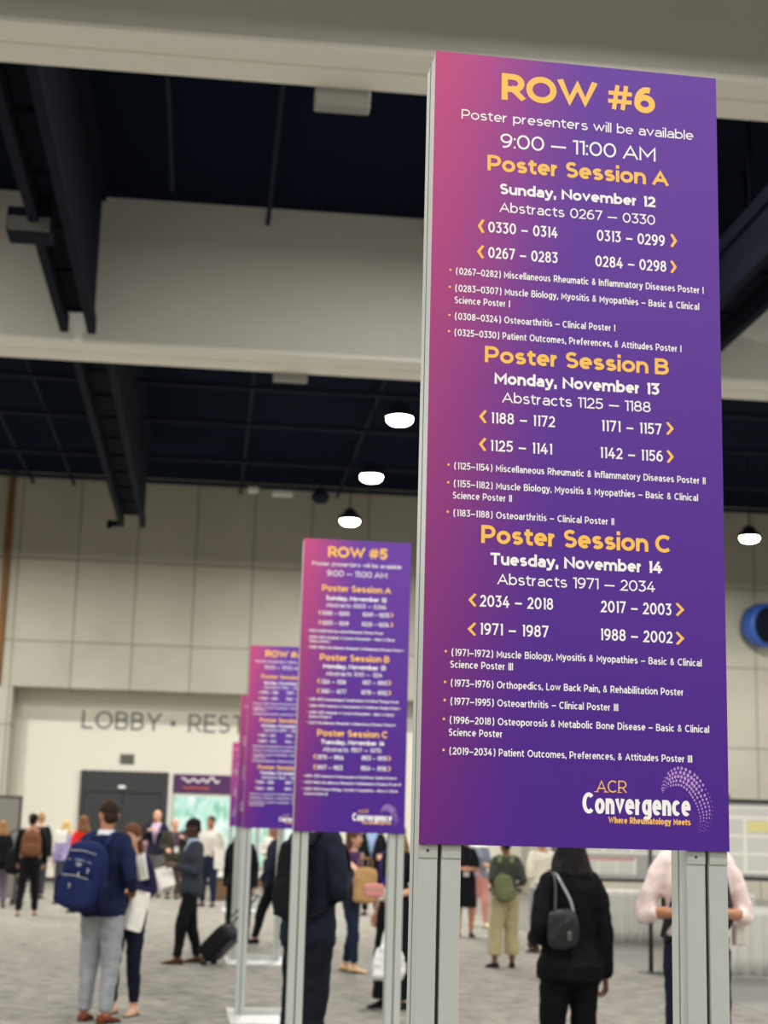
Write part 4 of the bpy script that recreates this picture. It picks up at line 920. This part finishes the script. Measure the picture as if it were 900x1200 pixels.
# ------------------------------------------------------------------ booths on the right
LINEN = mat('white_linen', (.59,.585,.55), .85, var=.04, scale=6); BGREY = mat('board_grey', (.40,.395,.37), .7, var=.04, scale=4); BLK = mat('black_metal', (.015,.015,.016), .5)
def skirted(x0, x1, y0, y1, label):
    e = empty('skirted_table', ((x0+x1)/2, (y0+y1)/2, 0)); tag(e, label, 'table'); hx, hy = (x1-x0)/2, (y1-y0)/2; H = .80
    MB().box(-hx,hx,-hy,hy,H-.03,H).build('tabletop', LINEN, e, bevel=.008)
    for sx in (-1, 1):
        for sy in (-1, 1): MB().cyl((sx*(hx-.12),sy*(hy-.1),.001),(sx*(hx-.12),sy*(hy-.1),H-.03),.018,10).build('leg', BLK, e, True)
    path = [(-hx,hy),(-hx,-hy),(hx,-hy),(hx,hy)]; pts = []
    for (ax, ay), (bx, by) in zip(path, path[1:]):
        L = math.hypot(bx-ax, by-ay); n = int(L/.018)
        for k in range(n): pts.append((ax+(bx-ax)*k/n, ay+(by-ay)*k/n, (by-ay)/L, -(bx-ax)/L))
    q = MB(); vs = []; zz = (H-.01,.72,.5,.25,.012)
    for i, (x, y, nx, ny) in enumerate(pts):
        ph = i*2*PI/8.3+1.5*noise.noise(Vector((i*.05,0,0)))
        for z in zz:
            a = .005+.022*(1-z/H)**.5 ; d = .008+a*(1+math.sin(ph))
            vs.append((x-nx*-d*1, y-ny*-d*1, z))
    fs = []; m = len(zz)
    for i in range(len(pts)-1):
        for j in range(m-1): fs.append((i*m+j, i*m+j+1, (i+1)*m+j+1, (i+1)*m+j))
    o = MB().add(vs, fs).build('table_skirt', LINEN, e, True); s = o.modifiers.new('t', 'SOLIDIFY'); s.thickness = .003
    return e
skirted(5.75, 8.6, 24.1, 24.9, 'long white skirted table right of the woman in black')
skirted(5.98, 8.6, 18.85, 19.6, 'nearer white skirted table at the right edge of the hall')
def board(x0, x1, y, z0, z1, label, posters, frame=BLK, feet=True):
    e = empty('poster_board', ((x0+x1)/2, y, 0)); tag(e, label, 'poster board'); h = (x1-x0)/2
    MB().box(-h,h,-.02,.02,z0,z1).build('panel', BGREY, e)
    MB().box(-h-.03,h+.03,-.03,.03,z1,z1+.05).box(-h-.03,h+.03,-.03,.03,z0-.05,z0).build('frame', frame, e)
    for sx in (-1, 1):
        MB().box(sx*(h+.02)-.025,sx*(h+.02)+.025,-.025,.025,.001,z1+.05).build('leg', frame, e, bevel=.004)
        MB().box(sx*(h+.02)-.03,sx*(h+.02)+.03,-.28,.28,.001,.03).build('foot', frame, e, bevel=.004)
    for lab, px0, px1, pz0, pz1, kind in posters:
        p = empty('poster', ((px0+px1)/2, y-.022, pz0)); tag(p, lab, 'poster', 'pinned research posters'); w = (px1-px0)/2; hh = pz1-pz0
        MB().box(-w,w,-.004,0,0,hh).build('sheet', PAPER, p)
        bl_ = MB(); bl_.box(-w*.94,w*.94,-.006,-.004,hh*.86,hh*.97)
        bl_.build('header', mat('poster_head', srgb(*((196,80,82) if kind == 0 else (205,204,200))), .6), p)
        cl = MB()
        for i in range(3):
            for j in range(3):
                x = -w*.92+i*w*.63; z = hh*(.05+j*.265)
                cl.box(x, x+w*.56, -.0055, -.004, z, z+hh*.22)
        cl.build('column', mat('poster_body', srgb(205,205,200), .7), p)
        if kind == 1: MB().box(-w*.3,w*.5,-.007,-.0055,hh*.62,hh*.78).build('highlight', mat('poster_yellow', srgb(225,214,150), .7), p)
    return e
board(5.7, 8.6, 25.25, .95, 2.3, 'grey poster board behind the far white table', [('white poster with a red header behind the woman in black', 6.1, 7.05, 1.02, 1.28, 0), ('wide white poster pinned high behind the large sign', 6.0, 7.5, 1.34, 2.2, 1)], BLK)
board(6.1, 8.6, 20.0, 1.16, 2.10, 'dark framed poster board behind the nearer white table', [('pale poster with yellow highlights beside the right post', 6.55, 8.0, 1.2, 2.06, 1)], BLK)
e = empty('poster_board', (-4.5,31.8,0)); tag(e, 'plain grey board standing at the left edge by the lobby wall', 'poster board')
MB().box(-.9,.9,-.03,.03,.12,2.05).build('panel', mat('board_back', (.22,.215,.195), .8), e, bevel=.006); MB().box(-.93,.93,-.035,.035,2.05,2.09).box(.90,.94,-.035,.035,.03,2.09).build('frame', BLK, e)
for sx in (-1, 1): MB().box(sx*.9-.03,sx*.9+.03,-.3,.3,.001,.12).build('foot', BLK, e, bevel=.006)
st = empty('stanchion', (5.53,19.15,0)); tag(st, 'thin black upright pole standing beside the man in the pink shirt', 'pole')
MB().cyl((0,0,.01),(0,0,1.9),.028,12).build('pole', BLK, st, True); MB().rings([ell_ring((0,0,z), r, r, 24) for z, r in ((.0,.16),(.015,.16),(.03,.05))]).build('base', BLK, st, True)
tb = empty('side_table', (.62,35.2,0)); tag(tb, 'small brown cabinet with white top beyond the man in white shirt', 'cabinet')
MB().box(-.36,.36,-.25,.25,.04,.50).build('body', mat('brown_wood', srgb(112,84,52), .6, var=.2, scale=6), tb, bevel=.01); MB().box(-.42,.42,-.3,.3,.50,.57).build('top', LINEN, tb, bevel=.012)
for sx in (-1,1):
    for sy in (-1,1): MB().box(sx*.3-.03,sx*.3+.03,sy*.2-.03,sy*.2+.03,.001,.04).build('foot', BLK, tb)
    MB().box(sx*.18-.165,sx*.18+.165,-.262,-.25,.08,.46).build('door', mat('brown_door', srgb(100,74,46), .6), tb, bevel=.006)

# ------------------------------------------------------------------ people
PALE = (206,158,132); TAN = (176,124,94); BROWN = (112,72,50); DARK = (72,46,34)
# man with the navy backpack and the woman he talks to
P = person('person in navy jacket and grey trousers wearing a large navy backpack, back turned', (-.80,13.66), -22, 1.82, TAN, (26,34,64), (146,150,155), (46,34,26), (110,58,34), armL='bent', armR=((.085,-.075,-.27),(.00,.17,-.36)), feet=((-.125,.03,10),(.10,-.06,-12)), head=(40,4), collar=(215,220,228), hem=.83, seed=4)
backpack(P, 'large navy backpack on the person in grey trousers', (29,38,80), .38,.22,.56, 1.15, -.05, detailed=True, tilt=8)
P = person('person in black leggings and pale flats facing the navy jacket, holding white sheets', (-.61,14.22), 155, 1.63, PALE, (40,38,70), (24,27,44), (96,62,38), (196,158,130,'flat'), True, armL='front', armR='front', bottom_style='slim', top_style='shirt', hem=.88, hair_style='long', head=(10,6), leg_len=.95)
M = Matrix.Translation((-.53,13.90,.90)) @ Matrix.Rotation(R(14),4,'Z') @ Matrix.Rotation(R(80),4,'X') @ Matrix.Rotation(R(-14),4,'Z')
paper('paper_sheets', 'white sheets hanging below the navy jacket sleeve', 'papers', M, .14, .34, 3)
M = Matrix.Translation((-.50,13.92,1.27)) @ Matrix.Rotation(R(-10),4,'Z') @ Matrix.Rotation(R(82),4,'X') @ Matrix.Rotation(R(12),4,'Z')
paper('paper_sheets', 'small white folded sheet raised beside the navy shoulder', 'papers', M, .09, .22, 2)
# man in the dark blazer reading
P = person('person in charcoal blazer and black trousers reading loose white papers, in profile', (-.10,19.35), 100, 1.70, DARK, (58,62,72), (22,22,26), (22,18,16), (92,60,42), armL='hold', armR='hold', feet=((-.10,.15,4),(.11,-.14,-14)), head=(0,12), front=(150,168,198), collar=(170,186,212), hem=.80, sleeve=1.0)
M = Matrix.Translation((-.42,19.3,.98)) @ Matrix.Rotation(R(-10),4,'Z') @ Matrix.Rotation(R(66),4,'X') @ Matrix.Rotation(R(22),4,'Z')
paper('newspaper', 'crumpled white papers held by the person in charcoal blazer', 'papers', M, .19, .28, 4, .07)
# left group
P = person('person all in black with a brown backpack walking away at left', (-2.94,28.13), 4, 1.74, TAN, (22,22,25), (26,26,29), (24,20,18), (170,140,120), armL='walk', armR='walk', feet=((-.15,-.08,4),(.12,.22,-2)), hem=.84, build=1.05)
backpack(P, 'brown leather backpack on the person in black', (120,80,58), .36,.16,.44, 1.24, strap=(150,110,90))
P = person('person with a pale bun walking beyond the brown backpack', (-3.40,34.2), 0, 1.78, PALE, (30,29,32), (60,60,66), (176,140,96), (40,38,38), True, hair_style='bun', feet=((-.1,.1,4),(.1,-.1,-4)))
P = person('person with blond hair in a lavender top behind the red top', (-2.72,32.3), 25, 1.64, PALE, (160,150,190), (70,74,90), (206,176,120), (60,56,56), True, hair_style='bob', top_style='shirt', hem=.9)
P = person('person with brown hair in a bright red top left of the navy backpack', (-2.17,29.4), 30, 1.73, PALE, (214,44,36), (104,112,128), (122,84,54), (60,54,50), True, armL='bent', armR='bent', hair_style='bob', top_style='shirt', hem=.93, sleeve=.45)
M = Matrix.Translation((-2.52,29.15,1.36)) @ Matrix.Rotation(R(70),4,'X')
paper('paper_sheets', 'white sheets held beside the bright red top', 'papers', M, .18, .24, 2)
P = person('person in a black coat cut off by the left picture edge', (-3.74,30.5), 10, 1.60, PALE, (24,24,27), (112,104,116), (150,110,70), (60,58,58), True, hair_style='bob', hem=.78)
e = empty('tote_bag', (-3.47,30.3,.62)); tag(e, 'big black shoulder bag on the person at the left edge', 'bag'); 
me = remesh(MB().rbox((0,0,.25), .34,.26,.50, 3.2, taper=.2), .015, 1, .012); me.materials.append(cloth(24,24,28)); link('bag_body', me, e)
MB().tube([(-.12,0,.48),(-.12,.02,.72),(.0,.04,.82),(.12,.02,.72),(.12,0,.48)], [.012]*5, 8).build('strap', cloth(24,24,28), e, True)
# group by the doors
P = person('person with long dark hair in a pink shirt by the lobby doors', (-1.30,36.6), -150, 1.56, BROWN, (190,150,160), (150,146,140), (26,20,18), (80,70,66), True, armL='bent', armR='bent', hair_style='long', top_style='shirt', sleeve=.5, hem=.92)
P = person('person in navy suit with hands raised, tallest by the dark lobby doors', (-1.02,36.2), 165, 1.92, PALE, (34,38,54), (104,102,104), (120,96,80), (40,36,34), armL='chest', armR='chest', front=(190,170,200), hair_style='fringe')
P = person('person in olive jacket with lavender lanyard and white badge', (-.60,35.4), -160, 1.74, PALE, (58,58,48), (70,62,54), (128,108,92), (50,44,40), armL='chest', armR='bent', lanyard=(150,90,170), hair_style='fringe', build=1.1)
P = person('person in dark navy suit standing behind the charcoal blazer', (-.20,37.4), 170, 1.78, TAN, (30,34,50), (34,36,46), (60,46,38), (30,28,28), armL='hang', armR='hang', front=(170,200,200))
P = person('person in white shirt and navy trousers near the bright lobby window', (.18,32.5), 160, 1.80, TAN, (222,218,210), (36,42,62), (44,34,30), (34,34,40), armL='bent', armR='bent', top_style='shirt', hem=.97, front=None, build=1.05)
M = Matrix.Translation((.40,32.15,.98)) @ Matrix.Rotation(R(-12),4,'Z') @ Matrix.Rotation(R(84),4,'X')
paper('paper_bag', 'white paper bag held by the person in white shirt', 'bag', M, .24, .42, 3, .05)
# behind the sign posts
P = person('person in black with a rolling suitcase, hidden behind far sign posts', (.54,21.6), 172, 1.66, TAN, (26,26,30), (20,20,23), (26,22,20), (24,24,26), True, armL='hang', armR='back', hair_style='bob', hem=.84)
s_ = empty('suitcase', (.13,19.25,.0), R(-30)); tag(s_, 'black rolling suitcase tilted on the carpet beside far sign posts', 'suitcase')
TL = Matrix.Rotation(R(46),4,'Y')
me = remesh(MB().rbox((0,0,.30), .23,.34,.48, 6, M=Matrix.Translation((-.05,0,.06)) @ TL), .012, 1); me.materials.append(cloth(24,24,27,.5)); link('case_body', me, s_)
B_ = Matrix.Translation((-.05,0,.06)) @ TL
for sy in (-1, 1):
    MB().tube([B_ @ Vector((.10,sy*.12,.02)), B_ @ Vector((.10,sy*.12,-.0))], [.02,.02], 8, sub=1).build('wheel_bracket', BLK, s_)
    c = B_ @ Vector((.11,sy*.12,-.0)); MB().cyl((c.x,c.y-.015,.045),(c.x,c.y+.015,.045),.044,16).build('wheel', BLK, s_, True)
q = MB(); q.tube([B_ @ Vector(p) for p in ((-.09,-.09,.50),(-.09,-.09,1.02),(-.09,.09,1.02),(-.09,.09,.50))], [.011]*4, 8, sub=1); q.build('pull_handle', BLK, s_, True)
P = person('person in black striding left, only shoe and shoulder showing between posts', (1.06,22.6), 92, 1.72, TAN, (36,40,56), (22,22,26), (30,26,24), (20,20,22), feet=((-.10,-.22,4),(.10,.26,-4)), armL='walk', armR='hang', hem=.84)
P = person('person with white top and black trousers seen between distant sign posts', (1.50,34.0), 178, 1.66, PALE, (216,212,204), (26,26,30), (190,180,164), (40,38,38), True, armL='front', armR='front', hair_style='bob', top_style='shirt', hem=.9)
# between signs 5 and 6
P = person('person in dark suit with black backpack leaning forward behind the ROW #5 post', (.71,10.2), -52, 1.92, PALE, (28,32,46), (22,25,34), (44,34,28), (30,28,28), armL=((.04,-.03,-.29),(.02,.09,-.50)), armR=((.05,.0,-.29),(-.06,.17,-.17)), feet=((-.12,-.06,8),(.06,-.10,-4)), lean=(.0,.07), hem=.83, build=.94)
backpack(P, 'black backpack on the person in dark suit behind the ROW #5 sign', (24,25,28), .26,.09,.46, 1.20, .03, strap=(20,20,22), tilt=0, off=-.01)
P = person('person with long brown hair in purple top and navy leggings holding brown bag', (1.78,18.6), -120, 1.64, PALE, (74,46,92), (32,40,62), (92,64,44), (222,186,140), True, armL='front', armR='front', bottom_style='slim', top_style='shirt', sleeve=.35, hair_style='long', hem=.90, feet=((-.09,-.10,6),(.09,.10,-6)), leg_len=.95)
e = empty('paper_bag', (1.90,18.30,.80), R(20)); tag(e, 'brown paper bag held by the person in purple top', 'bag')
me = remesh(MB().rbox((0,0,.20), .26,.14,.40, 7, taper=-.05), .011, 1, .008); me.materials.append(mat('kraft_paper', srgb(186,146,98), .8, var=.1)); link('bag_body', me, e)
for sy in (-1,1): MB().tube([(-.06,sy*.05,.39),(-.05,sy*.05,.50),(.05,sy*.05,.50),(.06,sy*.05,.39)], [.006]*4, 6).build('handle', mat('kraft_cord', srgb(170,130,86), .8), e, True)
P = person('person in black suit with pale blue shirt right of the brown haired person', (3.30,30.6), 165, 1.84, PALE, (26,27,32), (24,25,29), (60,46,38), (26,25,25), front=(150,176,212), armL='bent', armR='bent')
P = person('person in long black outfit holding a white plastic bag and pink clutch', (1.84,14.95), 128, 1.70, PALE, (24,22,30), (20,20,23), (120,84,56), (30,28,28), True, armL='bent', armR='hang', bottom_style='wide', top_style='dress', hem=.80, sleeve=.42, hair_style='bob', lanyard=(88,60,180))
e = empty('plastic_bag', (1.74,14.50,.28)); tag(e, 'white plastic bag hanging behind the right post of the ROW #5 sign', 'bag')
q = MB().rbox((0,0,.18), .38,.20,.36, 2.4, taper=.45); me = remesh(q, .010, 1, .028, (9,9,9), 2.2); me.materials.append(mat('white_plastic', (.72,.72,.73), .35)); link('bag_body', me, e)
for sx in (-1,1): MB().tube([(sx*.06,0,.32),(sx*.045,0,.42),(sx*.02,.02,.48),(0,.03,.49)], [.016,.012,.009,.008], 8, flat=.4).build('handle', mat('white_plastic_handle', (.70,.70,.71), .4), e, True)
e = empty('clutch', (1.60,14.62,1.03), R(10)); tag(e, 'small pink clutch held left of the ROW #5 post', 'clutch')
me = remesh(MB().rbox((0,0,.06), .20,.05,.12, 5), .008, 1); me.materials.append(cloth(206,140,132)); link('clutch_body', me, e); MB().box(-.09,.09,-.03,-.024,.065,.072).build('clasp', METALG, e)
# right side
P = person('person in black blazer and trousers with black wavy hair, back turned', (2.18,9.25), 6, 1.68, BROWN, (14,14,18), (11,11,14), (22,20,20), (24,22,22), True, armL='bent', armR=((.05,-.02,-.30),(.075,.03,-.545)), hair_style='bob', hem=.84, bottom_style='slim', feet=((-.125,.0,6),(.125,.03,-6)), build=1.04)
e = empty('shoulder_bag', (2.085,9.02,1.0), R(14)); tag(e, 'black leather shoulder bag at the left side of the black blazer', 'bag'); LEA = mat('black_leather', (.012,.012,.014), .42, spec=.35)
me = remesh(MB().rbox((0,0,.11), .20,.085,.225, 3.2, taper=.10), .008, 1, .011, (14,14,10), 3.3); me.materials.append(LEA); link('bag_body', me, e)
MB().tube([(-.05,.0,.20),(-.03,.03,.28),(-.01,.075,.36),(.005,.13,.41),(.01,.21,.435)], [.009]*5, 8, flat=.5).build('rear_strap', LEA, e, True)
MB().tube([(.065,-.01,.20),(.055,.01,.27),(.03,.055,.35),(.022,.12,.41),(.025,.21,.437)], [.0105]*5, 8, flat=.5).build('strap', mat('silver_strap', (.20,.20,.21), .35, .4), e, True)
MB().rbox((.02,-.046,.075), .03,.006,.05, 4).build('clasp', mat('dull_metal', (.12,.12,.12), .35, .6), e, True)
P = person('person in pale pink shirt and navy trousers behind the right post, facing the camera', (2.95,9.25), 176, 1.84, TAN, (232,212,210), (28,32,52), (34,28,24), (40,36,34), armL=((.10,-.03,-.28),(-.08,.20,-.255)), armR=((.10,-.03,-.28),(-.08,.20,-.255)), top_style='shirt', sleeve=.66, hem=.975, belt=(26,24,24), build=1.04)
backpack(P, 'dark backpack worn by the person in the pale pink shirt', (40,42,48), .30,.16,.44, 1.24, strap=(58,60,66))
M = Matrix.Translation((3.25,9.34,1.10)) @ Matrix.Rotation(R(-10),4,'Z') @ Matrix.Rotation(R(70),4,'X')
paper('paper_sheets', 'white sheets under the pink shirt elbow at right', 'papers', M, .08, .16, 2)
P = person('person in grey green top and khaki cropped trousers, back turned', (3.78,19.5), 14, 1.60, BROWN, (66,70,64), (172,160,124), (30,24,22), (40,30,32), True, armL='front', armR='bent', top_style='shirt', sleeve=.45, hem=.95, bottom_style='wide', leg_len=.80, hair_style='short', feet=((-.16,-.02,10),(.13,.04,-22)), build=1.1)
backpack(P, 'olive green backpack on the person in khaki trousers', (104,110,78), .28,.16,.36, 1.06, -.13, strap=(112,118,84), tilt=-8)
P = person('person in cream shirt and pale jeans left of the black blazer', (4.78,22.0), 20, 1.64, TAN, (232,226,208), (150,152,158), (60,46,36), (70,60,56), armL='front', armR='bent', top_style='shirt', hem=.93, build=1.05)
P = person('person in black dress with white badge beside the left post', (4.20,25.0), 175, 1.62, TAN, (26,26,34), (22,22,28), (30,26,24), (40,34,32), True, armL='front', armR='front', top_style='dress', bottom_style='skirt', hem=.85, sleeve=.4, lanyard=(70,60,70), hair_style='bob')
P = person('person in pink trousers and grey blue top near the left post', (4.88,27.6), -170, 1.64, PALE, (132,140,158), (214,150,142), (110,80,60), (214,200,160), True, armL='front', armR='hang', top_style='shirt', sleeve=.5, hair_style='long', hem=.9, feet=((-.1,.1,4),(.1,-.1,-4)))
M = Matrix.Translation((4.30,24.6,1.47)) @ Matrix.Rotation(R(25),4,'Z') @ Matrix.Rotation(R(30),4,'X')
paper('paper_sheets', 'white sheets held by the person in black dress', 'papers', M, .34, .24, 2)
